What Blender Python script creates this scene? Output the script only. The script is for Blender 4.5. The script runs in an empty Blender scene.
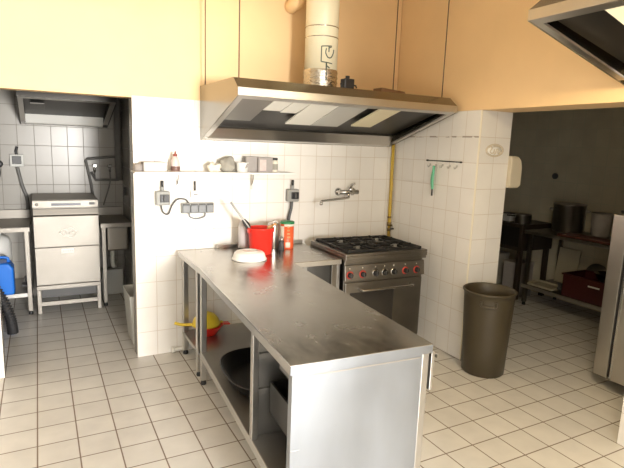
import bpy, bmesh, math, random
from mathutils import Vector, Matrix
random.seed(7)
S = bpy.context.scene
COL = S.collection
PI = math.pi

# ------------------------------------------------------------------ camera
yaw, pitch, roll = 0.4916, -0.171, 0.0357
FPX = 512.05
fw = Vector((math.sin(yaw) * math.cos(pitch), math.cos(yaw) * math.cos(pitch), math.sin(pitch)))
rt = Vector((math.cos(yaw), -math.sin(yaw), 0))
up = rt.cross(fw)
r2 = rt * math.cos(roll) + up * math.sin(roll)
u2 = -rt * math.sin(roll) + up * math.cos(roll)
cam_data = bpy.data.cameras.new('camera')
cam = bpy.data.objects.new('camera', cam_data)
COL.objects.link(cam)
cam.matrix_world = Matrix(((r2.x, u2.x, -fw.x, -0.615), (r2.y, u2.y, -fw.y, -3.976),
                           (r2.z, u2.z, -fw.z, 1.690), (0, 0, 0, 1)))
cam_data.sensor_width = 36
cam_data.sensor_fit = 'HORIZONTAL'
cam_data.lens = FPX / 624 * 36
cam_data.clip_start = 0.05
S.camera = cam

# ------------------------------------------------------------------ light
w = bpy.data.worlds.new('world')
S.world = w
w.use_nodes = True
w.node_tree.nodes['Background'].inputs[0].default_value = (1.0, 0.965, 0.91, 1)
w.node_tree.nodes['Background'].inputs[1].default_value = 2.9


def area(name, loc, target, sx, sy, power, col):
    d = bpy.data.lights.new(name, 'AREA')
    d.shape = 'RECTANGLE'
    d.size, d.size_y, d.energy, d.color = sx, sy, power, col
    o = bpy.data.objects.new(name, d)
    o.location = loc
    o.rotation_euler = (Vector(target) - Vector(loc)).to_track_quat('-Z', 'Y').to_euler()
    COL.objects.link(o)
    return o


# bright daylight far outside the wide doorway behind the camera
area('doorway_daylight', (0.65, -9.0, 1.55), (0.3, 0.0, 1.2), 1.3, 1.1, 500, (1.0, 0.97, 0.93))
S.view_settings.view_transform = 'Standard'
S.view_settings.look = 'None'
S.view_settings.gamma = 1
S.view_settings.exposure = 0.9
S.view_settings.use_curve_mapping = False


# ------------------------------------------------------------------ materials
def newmat(name):
    m = bpy.data.materials.new(name)
    m.use_nodes = True
    return m, m.node_tree.nodes, m.node_tree.links, m.node_tree.nodes['Principled BSDF']


def math_node(N, L, op, a, b=None):
    n = N.new('ShaderNodeMath')
    n.operation = op
    for i, v in enumerate((a, b)):
        if v is None:
            continue
        if isinstance(v, (int, float)):
            n.inputs[i].default_value = v
        else:
            L.new(v, n.inputs[i])
    return n.outputs[0]


def mat(name, col, rough=0.5, metal=0.0, noise=0.0, nscale=8.0, bump=0.0, stretch=(1, 1, 1), rvar=0.0,
        alpha=1.0, trans=0.0, spec=0.5, coat=0.0):
    m, N, L, P = newmat(name)
    P.inputs['Base Color'].default_value = (*col, 1)
    P.inputs['Roughness'].default_value = rough
    P.inputs['Metallic'].default_value = metal
    P.inputs['Specular IOR Level'].default_value = spec
    P.inputs['Transmission Weight'].default_value = trans
    P.inputs['Coat Weight'].default_value = coat
    if noise or bump or rvar:
        tc = N.new('ShaderNodeTexCoord')
        mp = N.new('ShaderNodeMapping')
        mp.inputs['Scale'].default_value = stretch
        L.new(tc.outputs['Object'], mp.inputs['Vector'])
        nz = N.new('ShaderNodeTexNoise')
        nz.inputs['Scale'].default_value = nscale
        nz.inputs['Detail'].default_value = 5
        L.new(mp.outputs[0], nz.inputs['Vector'])
        if noise:
            mx = N.new('ShaderNodeMix')
            mx.data_type = 'RGBA'
            mx.inputs[6].default_value = (*[max(0, c * (1 - noise)) for c in col], 1)
            mx.inputs[7].default_value = (*[min(1, c * (1 + noise * 0.6)) for c in col], 1)
            L.new(nz.outputs['Fac'], mx.inputs[0])
            L.new(mx.outputs[2], P.inputs['Base Color'])
        if rvar:
            r = math_node(N, L, 'MULTIPLY_ADD', nz.outputs['Fac'], rvar)
            r.node.inputs[2].default_value = rough - rvar * 0.5
            L.new(r, P.inputs['Roughness'])
        if bump:
            b = N.new('ShaderNodeBump')
            b.inputs['Strength'].default_value = bump
            b.inputs['Distance'].default_value = 0.01
            L.new(nz.outputs['Fac'], b.inputs['Height'])
            L.new(b.outputs[0], P.inputs['Normal'])
    return m


def tile_mat(name, axes, size, off, tile, grout, g=0.004, rough=0.16, var=0.06, mottle=0.06, grime=None, nscale=5):
    """glazed tiles on a world-aligned grid; axes are the two object axes the grid runs along"""
    m, N, L, P = newmat(name)
    tc = N.new('ShaderNodeTexCoord')
    sp = N.new('ShaderNodeSeparateXYZ')
    L.new(tc.outputs['Object'], sp.inputs[0])
    cell, edge = [], []
    for k in range(2):
        a = math_node(N, L, 'SUBTRACT', sp.outputs[axes[k]], off[k])
        a = math_node(N, L, 'DIVIDE', a, size[k])
        cell.append(math_node(N, L, 'FLOOR', a))
        f = math_node(N, L, 'FRACT', a)
        e = math_node(N, L, 'MINIMUM', f, math_node(N, L, 'SUBTRACT', 1.0, f))
        edge.append(math_node(N, L, 'MULTIPLY', e, size[k]))
    d = math_node(N, L, 'MINIMUM', edge[0], edge[1])
    ramp = N.new('ShaderNodeMapRange')
    ramp.inputs['From Min'].default_value = g * 0.35
    ramp.inputs['From Max'].default_value = g * 0.75
    L.new(d, ramp.inputs['Value'])
    cv = N.new('ShaderNodeCombineXYZ')
    L.new(cell[0], cv.inputs[0])
    L.new(cell[1], cv.inputs[1])
    wn = N.new('ShaderNodeTexWhiteNoise')
    L.new(cv.outputs[0], wn.inputs['Vector'])
    nz = N.new('ShaderNodeTexNoise')
    nz.inputs['Scale'].default_value = nscale
    nz.inputs['Detail'].default_value = 6
    L.new(tc.outputs['Object'], nz.inputs['Vector'])
    s = math_node(N, L, 'MULTIPLY_ADD', wn.outputs['Value'], var)
    s.node.inputs[2].default_value = 1 - var / 2
    s2 = math_node(N, L, 'MULTIPLY_ADD', nz.outputs['Fac'], mottle * 2)
    s2.node.inputs[2].default_value = 1 - mottle
    s = math_node(N, L, 'MULTIPLY', s, s2)
    sc = N.new('ShaderNodeVectorMath')
    sc.operation = 'SCALE'
    sc.inputs[0].default_value = tile
    L.new(s, sc.inputs['Scale'])
    mx = N.new('ShaderNodeMix')
    mx.data_type = 'RGBA'
    mx.inputs[6].default_value = (*grout, 1)
    L.new(ramp.outputs[0], mx.inputs[0])
    L.new(sc.outputs[0], mx.inputs[7])
    out = mx.outputs[2]
    if grime is not None:                     # a grout line browned by old grease
        dz = math_node(N, L, 'ABSOLUTE', math_node(N, L, 'SUBTRACT', sp.outputs[2], grime))
        near = math_node(N, L, 'LESS_THAN', dz, 0.006)
        n2 = N.new('ShaderNodeTexNoise')
        n2.inputs['Scale'].default_value = 9
        L.new(tc.outputs['Object'], n2.inputs['Vector'])
        k = math_node(N, L, 'MULTIPLY', near, math_node(N, L, 'GREATER_THAN', n2.outputs['Fac'], 0.52))
        k = math_node(N, L, 'MULTIPLY', k, 0.55)
        m2 = N.new('ShaderNodeMix')
        m2.data_type = 'RGBA'
        L.new(k, m2.inputs[0])
        L.new(out, m2.inputs[6])
        m2.inputs[7].default_value = (0.11, 0.06, 0.03, 1)
        out = m2.outputs[2]
    L.new(out, P.inputs['Base Color'])
    rr = N.new('ShaderNodeMapRange')
    rr.inputs['To Min'].default_value = 0.8
    rr.inputs['To Max'].default_value = rough
    L.new(ramp.outputs[0], rr.inputs['Value'])
    L.new(rr.outputs[0], P.inputs['Roughness'])
    bp = N.new('ShaderNodeBump')
    bp.inputs['Strength'].default_value = 0.35
    bp.inputs['Distance'].default_value = 0.002
    L.new(ramp.outputs[0], bp.inputs['Height'])
    L.new(bp.outputs[0], P.inputs['Normal'])
    return m


def worktop_mat():
    m, N, L, P = newmat('worn_worktop_steel')
    P.inputs['Metallic'].default_value = 1
    tc = N.new('ShaderNodeTexCoord')
    mp = N.new('ShaderNodeMapping')
    mp.inputs['Scale'].default_value = (1.5, 0.9, 1)
    mp.inputs['Rotation'].default_value = (0, 0, 0.5)
    L.new(tc.outputs['Object'], mp.inputs['Vector'])
    fac = []
    for sc_, lo, hi in ((4.5, 0.36, 0.66), (19.0, 0.34, 0.70)):
        nz = N.new('ShaderNodeTexNoise')
        nz.inputs['Scale'].default_value = sc_
        nz.inputs['Detail'].default_value = 7
        nz.inputs['Distortion'].default_value = 0.7
        L.new(mp.outputs[0], nz.inputs['Vector'])
        r = N.new('ShaderNodeMapRange')
        r.inputs['From Min'].default_value = lo
        r.inputs['From Max'].default_value = hi
        L.new(nz.outputs['Fac'], r.inputs['Value'])
        fac.append(r.outputs[0])
    f = math_node(N, L, 'MULTIPLY_ADD', fac[0], 0.65)
    L.new(math_node(N, L, 'MULTIPLY', fac[1], 0.35), f.node.inputs[2])
    mx = N.new('ShaderNodeMix')
    mx.data_type = 'RGBA'
    mx.inputs[6].default_value = (0.345, 0.325, 0.295, 1)
    mx.inputs[7].default_value = (0.50, 0.485, 0.455, 1)
    L.new(f, mx.inputs[0])
    L.new(mx.outputs[2], P.inputs['Base Color'])
    rr = N.new('ShaderNodeMapRange')
    rr.inputs['To Min'].default_value = 0.17
    rr.inputs['To Max'].default_value = 0.30
    L.new(f, rr.inputs['Value'])
    L.new(rr.outputs[0], P.inputs['Roughness'])
    return m


def lamp_mat():
    m, N, L, P = newmat('lit_lamp_diffuser')
    P.inputs['Base Color'].default_value = (0.75, 0.68, 0.48, 1)
    P.inputs['Emission Color'].default_value = (1.0, 0.86, 0.55, 1)
    P.inputs['Emission Strength'].default_value = 0.30
    return m


WT = (0.82, 0.79, 0.74)
WG = (0.60, 0.52, 0.43)
M = {}
M['tile_x'] = tile_mat('white_wall_tile_x', (0, 2), (0.1529, 0.2), (0.0012, 0), WT, WG, g=0.0035)
M['tile_y'] = tile_mat('white_wall_tile_y', (1, 2), (0.1529, 0.2), (-1.0662, 0), WT, WG, g=0.0035, grime=1.8)
M['tile_end'] = tile_mat('white_wall_tile_end', (0, 2), (0.1665, 0.2), (2.359, 0), WT, WG, g=0.0035)
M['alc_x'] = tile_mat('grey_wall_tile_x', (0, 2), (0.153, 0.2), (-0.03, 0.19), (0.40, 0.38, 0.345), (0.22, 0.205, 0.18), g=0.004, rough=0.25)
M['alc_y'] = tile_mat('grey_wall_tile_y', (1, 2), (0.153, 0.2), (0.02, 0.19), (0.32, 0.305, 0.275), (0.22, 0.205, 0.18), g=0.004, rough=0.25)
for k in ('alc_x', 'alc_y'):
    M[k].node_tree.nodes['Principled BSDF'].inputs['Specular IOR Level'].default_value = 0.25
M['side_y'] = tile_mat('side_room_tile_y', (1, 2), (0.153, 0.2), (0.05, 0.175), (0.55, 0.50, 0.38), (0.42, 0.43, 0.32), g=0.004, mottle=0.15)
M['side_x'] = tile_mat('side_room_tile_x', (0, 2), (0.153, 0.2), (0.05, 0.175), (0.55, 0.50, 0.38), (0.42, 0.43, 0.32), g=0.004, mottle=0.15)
M['floor'] = tile_mat('floor_tile', (0, 1), (0.2038, 0.2021), (-0.9004, 0.001), (0.66, 0.64, 0.60), (0.20, 0.15, 0.11),
                      g=0.0065, rough=0.34, var=0.07, mottle=0.16, nscale=7)
M['yard'] = mat('pale_paving', (0.5, 0.49, 0.46), 0.8, noise=0.2)
M['paint'] = mat('cream_yellow_paint', (0.91, 0.64, 0.34), 0.6, noise=0.10, nscale=2.5, bump=0.05)
M['trim'] = mat('cream_corner_trim', (0.84, 0.78, 0.64), 0.35)
M['ceil'] = mat('ceiling_paint', (0.85, 0.74, 0.56), 0.8)
M['white_paint'] = mat('white_reveal', (0.8, 0.77, 0.7), 0.5)
M['steel'] = mat('stainless_steel', (0.60, 0.585, 0.56), 0.30, 1.0, noise=0.10, nscale=5, rvar=0.12)
M['steel_s'] = mat('side_room_steel', (0.22, 0.20, 0.17), 0.38, 1.0, noise=0.2)  # darker steel for the side room table, pots and lids
M['steel_d'] = mat('dull_steel', (0.43, 0.42, 0.40), 0.42, 1.0, noise=0.15, nscale=6, rvar=0.15)
M['steel_top'] = worktop_mat()
M['steel_panel'] = mat('smeared_steel_panel', (0.40, 0.43, 0.475), 0.36, 1.0, noise=0.22, nscale=4, rvar=0.2, stretch=(1, 1, 0.4))
M['steel_hood'] = mat('hood_steel', (0.28, 0.26, 0.22), 0.24, 1.0, noise=0.14, nscale=4, rvar=0.10)
M['steel_band'] = mat('brushed_band_steel', (0.50, 0.48, 0.44), 0.30, 1.0, noise=0.14, nscale=4, rvar=0.12)
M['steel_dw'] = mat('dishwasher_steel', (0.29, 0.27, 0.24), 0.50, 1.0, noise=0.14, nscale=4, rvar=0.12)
M['steel_stove'] = mat('dark_stove_steel', (0.27, 0.25, 0.22), 0.36, 1.0, noise=0.2, nscale=6, rvar=0.15)  # darker steel with uneven tone
M['lamp'] = lamp_mat()
M['chrome'] = mat('chrome', (0.55, 0.54, 0.52), 0.14, 1.0)
M['dark_steel'] = mat('dark_steel_and_shade', (0.035, 0.032, 0.028), 0.35, 0.6)  # near-black steel; inside the hoods it stands in for shade
M['filter'] = mat('filter_steel', (0.30, 0.29, 0.27), 0.35, 0.9)
M['filter_w'] = mat('pale_filter_reflection', (0.80, 0.78, 0.70), 0.5, 0.0)  # pale, cream and grey: reflections on the steel filters, put into colour
M['filter_c'] = mat('cream_filter_reflection', (0.80, 0.72, 0.50), 0.5, 0.0)
M['filter_g'] = mat('grey_filter_reflection', (0.50, 0.49, 0.45), 0.5)
M['pan'] = mat('black_enamel', (0.006, 0.006, 0.007), 0.35)
M['box_grey'] = mat('switch_grey_plastic', (0.30, 0.30, 0.28), 0.5)
M['socket'] = mat('socket_grey_plastic', (0.20, 0.21, 0.22), 0.4)
M['iron'] = mat('cast_iron', (0.018, 0.017, 0.016), 0.55, 0.3, noise=0.3, nscale=40)
M['black'] = mat('black_plastic', (0.015, 0.015, 0.016), 0.4)
M['rubber'] = mat('black_rubber', (0.025, 0.025, 0.027), 0.55)
M['reflect_d'] = mat('dark_door_reflection', (0.06, 0.055, 0.05), 0.12, 0.5)  # dark reflection in the stainless oven door, as a colour
M['red'] = mat('red_plastic', (0.80, 0.035, 0.022), 0.32)
M['red_ring'] = mat('red_knob_ring', (0.55, 0.06, 0.04), 0.4)
M['white'] = mat('white_plastic', (0.84, 0.83, 0.79), 0.4)
M['offwhite'] = mat('cream_plastic', (0.60, 0.53, 0.40), 0.45)
M['grey_pl'] = mat('grey_plastic', (0.42, 0.42, 0.41), 0.45)
M['lgrey_pl'] = mat('light_grey_plastic', (0.62, 0.62, 0.58), 0.45)
M['dgrey'] = mat('dark_grey_plastic', (0.07, 0.07, 0.07), 0.45)
M['blue'] = mat('blue_plastic', (0.015, 0.20, 0.80), 0.35, spec=0.5)
M['yellow'] = mat('yellow_plastic', (0.80, 0.60, 0.04), 0.35)
M['gas'] = mat('yellow_gas_paint', (0.62, 0.42, 0.06), 0.45, noise=0.2, nscale=12)
M['brass'] = mat('old_brass', (0.22, 0.15, 0.06), 0.4, 0.9)
M['green'] = mat('green_plastic', (0.14, 0.50, 0.30), 0.4)
M['green_d'] = mat('dark_green_lid', (0.02, 0.20, 0.07), 0.35)
M['bin'] = mat('olive_brown_plastic', (0.058, 0.045, 0.025), 0.42, noise=0.12, nscale=6)
M['duct'] = mat('cream_painted_duct', (0.84, 0.76, 0.54), 0.42)
M['foil'] = mat('crumpled_foil', (0.55, 0.52, 0.46), 0.25, 1.0, bump=1.0, nscale=22, stretch=(1, 1, 2.5))
M['wood'] = mat('brown_wood', (0.20, 0.10, 0.04), 0.6, noise=0.3, nscale=20)
M['tan'] = mat('tan_wood', (0.62, 0.33, 0.14), 0.55)
M['maroon'] = mat('dark_red_plastic', (0.055, 0.008, 0.007), 0.45)
M['maroon_d'] = mat('red_brown_board', (0.10, 0.03, 0.02), 0.5)
M['cab'] = mat('dark_stained_wood', (0.030, 0.020, 0.013), 0.5)
M['dim'] = mat('dull_cream_plastic', (0.42, 0.38, 0.28), 0.5)
M['card'] = mat('grey_carton', (0.34, 0.31, 0.29), 0.7, noise=0.15, nscale=25)
M['cardpink'] = mat('pinkish_carton', (0.60, 0.50, 0.47), 0.7, noise=0.25, nscale=30)
M['cardw'] = mat('white_carton', (0.58, 0.56, 0.53), 0.7, noise=0.1, nscale=20)
M['paper'] = mat('crumpled_paper', (0.36, 0.34, 0.29), 0.8, noise=0.3, nscale=14)
M['bottle'] = mat('milky_bottle', (0.66, 0.55, 0.52), 0.3)
M['sauce'] = mat('dark_sauce', (0.18, 0.10, 0.08), 0.4)
M['redcap'] = mat('brown_red_cap', (0.28, 0.07, 0.05), 0.4)
M['greybottle'] = mat('frosted_grey_bottle', (0.50, 0.46, 0.45), 0.25)
M['orange'] = mat('orange_red_label', (0.80, 0.12, 0.035), 0.4)
M['label_w'] = mat('label_cream', (0.80, 0.74, 0.62), 0.5)
M['ink'] = mat('dark_ink', (0.10, 0.12, 0.09), 0.5)
M['navy'] = mat('dark_blue_plastic', (0.012, 0.018, 0.035), 0.4)
M['pipe_grey'] = mat('grey_pipe', (0.17, 0.165, 0.155), 0.5)
M['bowl'] = mat('milky_white_plastic', (0.86, 0.84, 0.80), 0.35)
M['clear'] = mat('window_glass', (1, 1, 1), 0.02, trans=1.0)
M['rod'] = mat('rusty_rod', (0.10, 0.05, 0.03), 0.6)
M['tile_relief'] = mat('shaded_relief', (0.68, 0.60, 0.48), 0.2)  # darker than the plate: the relief's shading put into its colour
M['display'] = mat('dark_display', (0.02, 0.025, 0.045), 0.25)


# ------------------------------------------------------------------ mesh helpers
class MB:
    def __init__(self):
        self.bm = bmesh.new()
        self.mats = []

    def mi(self, m):
        m = M[m] if isinstance(m, str) else m
        if m not in self.mats:
            self.mats.append(m)
        return self.mats.index(m)

    def _faces(self, verts, faces, m, smooth=False):
        i = self.mi(m)
        vs = [self.bm.verts.new(v) for v in verts]
        for f in faces:
            try:
                fc = self.bm.faces.new([vs[k] for k in f])
                fc.material_index = i
                fc.smooth = smooth
            except ValueError:
                pass
        return vs

    def box(self, x0, x1, y0, y1, z0, z1, m):
        v = [(x, y, z) for x in (x0, x1) for y in (y0, y1) for z in (z0, z1)]
        self._faces(v, [(0, 1, 3, 2), (4, 6, 7, 5), (0, 4, 5, 1), (2, 3, 7, 6), (0, 2, 6, 4), (1, 5, 7, 3)], m)
        return self

    def prism(self, poly, axis, a, b, m):
        """polygon in the two other axes (in xyz order), extruded from a to b along axis"""
        def P(p, t):
            q = list(p)
            q.insert(axis, t)
            return tuple(q)
        n = len(poly)
        v = [P(p, a) for p in poly] + [P(p, b) for p in poly]
        f = [tuple(range(n))[::-1], tuple(range(n, 2 * n))] + [(i, (i + 1) % n, n + (i + 1) % n, n + i) for i in range(n)]
        self._faces(v, f, m)
        return self

    def lathe(self, prof, m, c=(0, 0, 0), n=28, axis=2, sx=1.0, sy=1.0):
        """profile of (radius, height) turned about the axis; closed where the radius is 0"""
        rings = []
        i = self.mi(m)
        for r, h in prof:
            ring = []
            k = 1 if r < 1e-6 else n
            for j in range(k):
                a = 2 * PI * j / n
                p = [r * math.cos(a) * sx, r * math.sin(a) * sy, h]
                if axis == 1:
                    p = [p[0], -p[2], p[1]]
                elif axis == 0:
                    p = [p[2], p[0], p[1]]
                ring.append(self.bm.verts.new((p[0] + c[0], p[1] + c[1], p[2] + c[2])))
            rings.append(ring)
        for a, b in zip(rings, rings[1:]):
            if len(a) == 1 and len(b) == 1:
                continue
            for j in range(n):
                k = (j + 1) % n
                q = [a[0], b[k], b[j]] if len(a) == 1 else [a[j], a[k], b[0]] if len(b) == 1 else [a[j], a[k], b[k], b[j]]
                try:
                    f = self.bm.faces.new(q)
                    f.material_index = i
                    f.smooth = True
                except ValueError:
                    pass
        return self

    def cyl(self, c, r, h, m, axis=2, n=24, b=0.0):
        b = b or min(r, abs(h)) * 0.06
        s = 1 if h > 0 else -1
        return self.lathe([(0, 0), (r - b, 0), (r, b * s), (r, h - b * s), (r - b, h), (0, h)], m, c, n, axis)

    def tube(self, pts, r, m, n=10, closed=False, radii=None):
        pts = [Vector(p) for p in pts]
        rings = []
        N = len(pts)
        prev = None
        i = self.mi(m)
        for k, p in enumerate(pts):
            if closed:
                t = (pts[(k + 1) % N] - pts[k - 1])
            else:
                t = pts[min(k + 1, N - 1)] - pts[max(k - 1, 0)]
            t.normalize()
            if prev is None:
                ref = Vector((0, 0, 1)) if abs(t.z) < 0.9 else Vector((1, 0, 0))
                u = t.cross(ref).normalized()
            else:
                u = (prev - t * prev.dot(t))
                u = u.normalized() if u.length > 1e-6 else t.orthogonal().normalized()
            prev = u
            vv = t.cross(u)
            R = radii[k] if radii else r
            rings.append([self.bm.verts.new(p + (u * math.cos(2 * PI * j / n) + vv * math.sin(2 * PI * j / n)) * R) for j in range(n)])
        pairs = list(zip(rings, rings[1:])) + ([(rings[-1], rings[0])] if closed else [])
        for a, b in pairs:
            for j in range(n):
                f = self.bm.faces.new((a[j], a[(j + 1) % n], b[(j + 1) % n], b[j]))
                f.material_index = i
                f.smooth = True
        if not closed:
            for ring in (rings[0][::-1], rings[-1]):
                f = self.bm.faces.new(ring)
                f.material_index = i
        return self

    def build(self, name, parent=None, bevel=0.0, seg=2, loc=None, rot=None, smooth_angle=None):
        bmesh.ops.recalc_face_normals(self.bm, faces=self.bm.faces)
        me = bpy.data.meshes.new(name)
        self.bm.to_mesh(me)
        self.bm.free()
        for m in self.mats:
            me.materials.append(m)
        o = bpy.data.objects.new(name, me)
        COL.objects.link(o)
        if parent is not None:
            o.parent = parent
        if loc:
            o.location = loc
        if rot:
            o.rotation_euler = rot
        if bevel:
            bv = o.modifiers.new('bevel', 'BEVEL')
            bv.width = bevel
            bv.segments = seg
            bv.limit_method = 'ANGLE'
            bv.angle_limit = 0.7
        return o


def spline(pts, n=8):
    """Catmull-Rom through the points"""
    P = [Vector(p) for p in pts]
    P = [P[0] * 2 - P[1]] + P + [P[-1] * 2 - P[-2]]
    out = []
    for i in range(1, len(P) - 2):
        for k in range(n):
            t = k / n
            a, b, c, d = P[i - 1:i + 3]
            out.append(0.5 * ((2 * b) + (c - a) * t + (2 * a - 5 * b + 4 * c - d) * t * t + (3 * b - a - 3 * c + d) * t ** 3))
    out.append(P[-2])
    return out


def tag(o, label, cat, group=None):
    o['label'] = label
    o['category'] = cat
    if group:
        o['group'] = group
    return o


def thing(name, label, cat, loc=(0, 0, 0), rz=0.0, group=None):
    o = bpy.data.objects.new(name, None)
    o.empty_display_size = 0.05
    COL.objects.link(o)
    o.location = loc
    o.rotation_euler = (0, 0, rz)
    return tag(o, label, cat, group)


def struct(mb, name, bevel=0.0):
    o = mb.build(name, bevel=bevel)
    o['kind'] = 'structure'
    return o


def copy_thing(o, loc, label, rz=None):
    """the thing, its parts and their sub-parts; meshes are shared"""
    c = o.copy()
    COL.objects.link(c)
    c.location = loc
    if rz is not None:
        c.rotation_euler = (0, 0, rz)
    c['label'] = label
    for ch in list(o.children):
        d = ch.copy()
        COL.objects.link(d)
        d.parent = c
        for g in list(ch.children):
            e = g.copy()
            COL.objects.link(e)
            e.parent = d
    return c


# ------------------------------------------------------------------ the setting
XP, DP, XQ = 2.36, 1.0662, 2.692         # kitchen face, end and far face of the dividing wall
YN = -2.375                             # near jamb of the side-room opening
ZC, HT = 3.2, 2.0
YF = -4.6                               # inner face of the wall behind the camera
struct(MB().box(-2.3, 4.9, YF - 0.15, 2.2, -0.12, 0.0, 'floor'), 'floor')
struct(MB().box(-9, 9, -12, YF - 0.15, -0.14, -0.02, 'yard'), 'ground_outside')
struct(MB().box(-2.3, 2.7, YF - 0.15, 0.14, ZC, ZC + 0.1, 'ceil'), 'ceiling')

b = MB()
for x0, x1 in ((-2.2, -0.899), (0.0, XP)):
    b.box(x0, x1, 0.0, 0.012, 0, HT, 'tile_x')
    b.box(x0, x1, 0.012, 0.14, 0, HT, 'alc_y')
b.box(-2.2, XP, 0.008, 0.14, HT, ZC, 'paint')
b.box(-0.899, 0.0, 0.004, 0.14, HT - 0.012, HT, 'paint')
struct(b, 'wall_back')

b = MB()
b.box(XP, XP + 0.012, -DP, 0.0, 0, HT, 'tile_y')
b.box(XP + 0.012, XQ, -DP, -DP + 0.012, 0, HT, 'tile_end')
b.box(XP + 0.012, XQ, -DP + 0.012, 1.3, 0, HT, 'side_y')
b.box(XP + 0.006, XQ, YF - 0.15, 1.3, HT, ZC, 'paint')
b.box(XP, XQ, YF - 0.15, YN, 0, HT, 'tile_y')
struct(b, 'wall_right')
struct(MB().box(XP - 0.002, XP + 0.010, -DP - 0.002, -DP + 0.010, 0, HT - 0.001, 'trim'), 'trim_1', bevel=0.003)
struct(MB().box(-2.3, -2.2, YF - 0.15, 0.14, 0, ZC, 'white_paint'), 'wall_left')
DX0, DX1, DZ = -1.5, 1.0, 2.35          # the wide doorway the daylight comes through
b = MB()
b.box(-2.3, DX0, YF - 0.15, YF, 0, ZC, 'white_paint')
b.box(DX1, XP, YF - 0.15, YF, 0, ZC, 'white_paint')
b.box(DX0, DX1, YF - 0.15, YF, DZ, ZC, 'white_paint')
struct(b, 'wall_front')
b = MB()
for x0, x1 in ((DX0, DX0 + 0.05), (DX1 - 0.05, DX1)):
    b.box(x0, x1, YF - 0.14, YF - 0.03, 0, DZ, 'white_paint')
b.box(DX0 + 0.05, DX1 - 0.05, YF - 0.14, YF - 0.03, DZ - 0.05, DZ, 'white_paint')
struct(b, 'door_1')

# dishwashing alcove behind the opening
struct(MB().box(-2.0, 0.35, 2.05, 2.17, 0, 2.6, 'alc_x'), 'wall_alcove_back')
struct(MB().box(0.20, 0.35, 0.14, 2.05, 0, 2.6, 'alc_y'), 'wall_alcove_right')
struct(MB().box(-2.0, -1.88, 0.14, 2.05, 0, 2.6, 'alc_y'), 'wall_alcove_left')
struct(MB().box(-2.0, 0.35, 0.14, 2.17, 2.45, 2.6, 'white_paint'), 'ceiling_alcove')
# side room through the right-hand opening
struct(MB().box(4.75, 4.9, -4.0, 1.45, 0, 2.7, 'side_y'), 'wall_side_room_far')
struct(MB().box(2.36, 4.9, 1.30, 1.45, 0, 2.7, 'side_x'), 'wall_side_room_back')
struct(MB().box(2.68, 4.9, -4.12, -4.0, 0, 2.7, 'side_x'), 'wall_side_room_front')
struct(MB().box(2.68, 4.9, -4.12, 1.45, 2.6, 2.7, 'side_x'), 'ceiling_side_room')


# ------------------------------------------------------------------ extractor hoods
def hood(root, W, D, zb, zl0, zl1, zt, filters, rods, steel='steel_hood', band='steel_band', gut='steel'):
    """local x along the hood, y = 0 at the wall, front at y = -D; heights are absolute"""
    yt = -D * 0.9
    prof = [(0, zt), (yt, zt - 0.006), (-D, zl1), (-D, zl0), (-0.0, zb)]
    s = MB()
    for a, c in ((0, 0.008), (W - 0.008, W)):
        s.prism(prof, 0, a, c, steel)
    s.prism([(0, zt), (yt, zt - 0.006), (yt, zt - 0.012), (0, zt - 0.006)], 0, 0.008, W - 0.008, steel)
    s.prism([(yt, zt - 0.006), (-D, zl1), (-D + 0.006, zl1 - 0.004), (yt, zt - 0.014)], 0, 0.008, W - 0.008, steel)
    s.box(0.008, W - 0.008, -0.006, 0, zb, zt, steel)
    s.build('shell', root)
    s = MB()
    s.box(0, W, -D - 0.004, -D + 0.006, zl0, zl1, band)
    s.build('front_band', root, bevel=0.002)
    k = (zl0 - zb) / D

    def zz(y):
        return zl0 + 0.002 + (-D - y) * k + 0.0
    # folded flanges round the mouth
    for a, c in ((0.008, 0.05), (W - 0.05, W - 0.008)):
        s = MB()
        s.prism([(-D + 0.006, zl0), (-0.09, zz(-0.09)), (-0.09, zz(-0.09) + 0.012), (-D + 0.006, zl0 + 0.012)], 0, a, c, 'steel')
        s.build('side_flange', root)
    s = MB()
    s.prism([(-D + 0.006, zl0), (-D + 0.05, zz(-D + 0.05)), (-D + 0.05, zz(-D + 0.05) + 0.012), (-D + 0.006, zl0 + 0.012)], 0, 0.05, W - 0.05, 'steel')
    s.build('front_flange', root)
    s = MB()
    s.prism([(-0.005, zb + 0.002), (-0.05, zb + 0.016), (-0.10, zz(-0.10) + 0.06), (-0.09, zz(-0.10) + 0.075), (-0.005, zz(-0.10) + 0.075)], 0, 0.05, W - 0.05, gut)
    s.build('grease_gutter', root)
    # baffle tray above the filters, the cavity's shade put into its dark colour
    s = MB()
    y0, y1 = -D + 0.05, -0.09
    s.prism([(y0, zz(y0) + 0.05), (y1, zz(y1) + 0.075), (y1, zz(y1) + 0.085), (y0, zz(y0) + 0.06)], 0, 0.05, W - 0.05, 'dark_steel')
    s.build('baffle_tray', root)
    for (a0, a1, f0, f1, mt) in filters:
        s = MB()
        y0, y1 = -D + 0.055 + f0, -D + 0.055 + f1
        s.prism([(y0, zz(y0) + 0.012), (y1, zz(y1) + 0.03), (y1, zz(y1) + 0.045), (y0, zz(y0) + 0.027)], 0, a0, a1, mt)
        s.build('filter_panel', root, bevel=0.003)
    for (x, y) in rods:
        s = MB()
        s.tube([(x, y, zt - 0.02), (x, y, ZC)], 0.004, 'rod', 6)
        s.build('suspension_rod', root)


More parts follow.
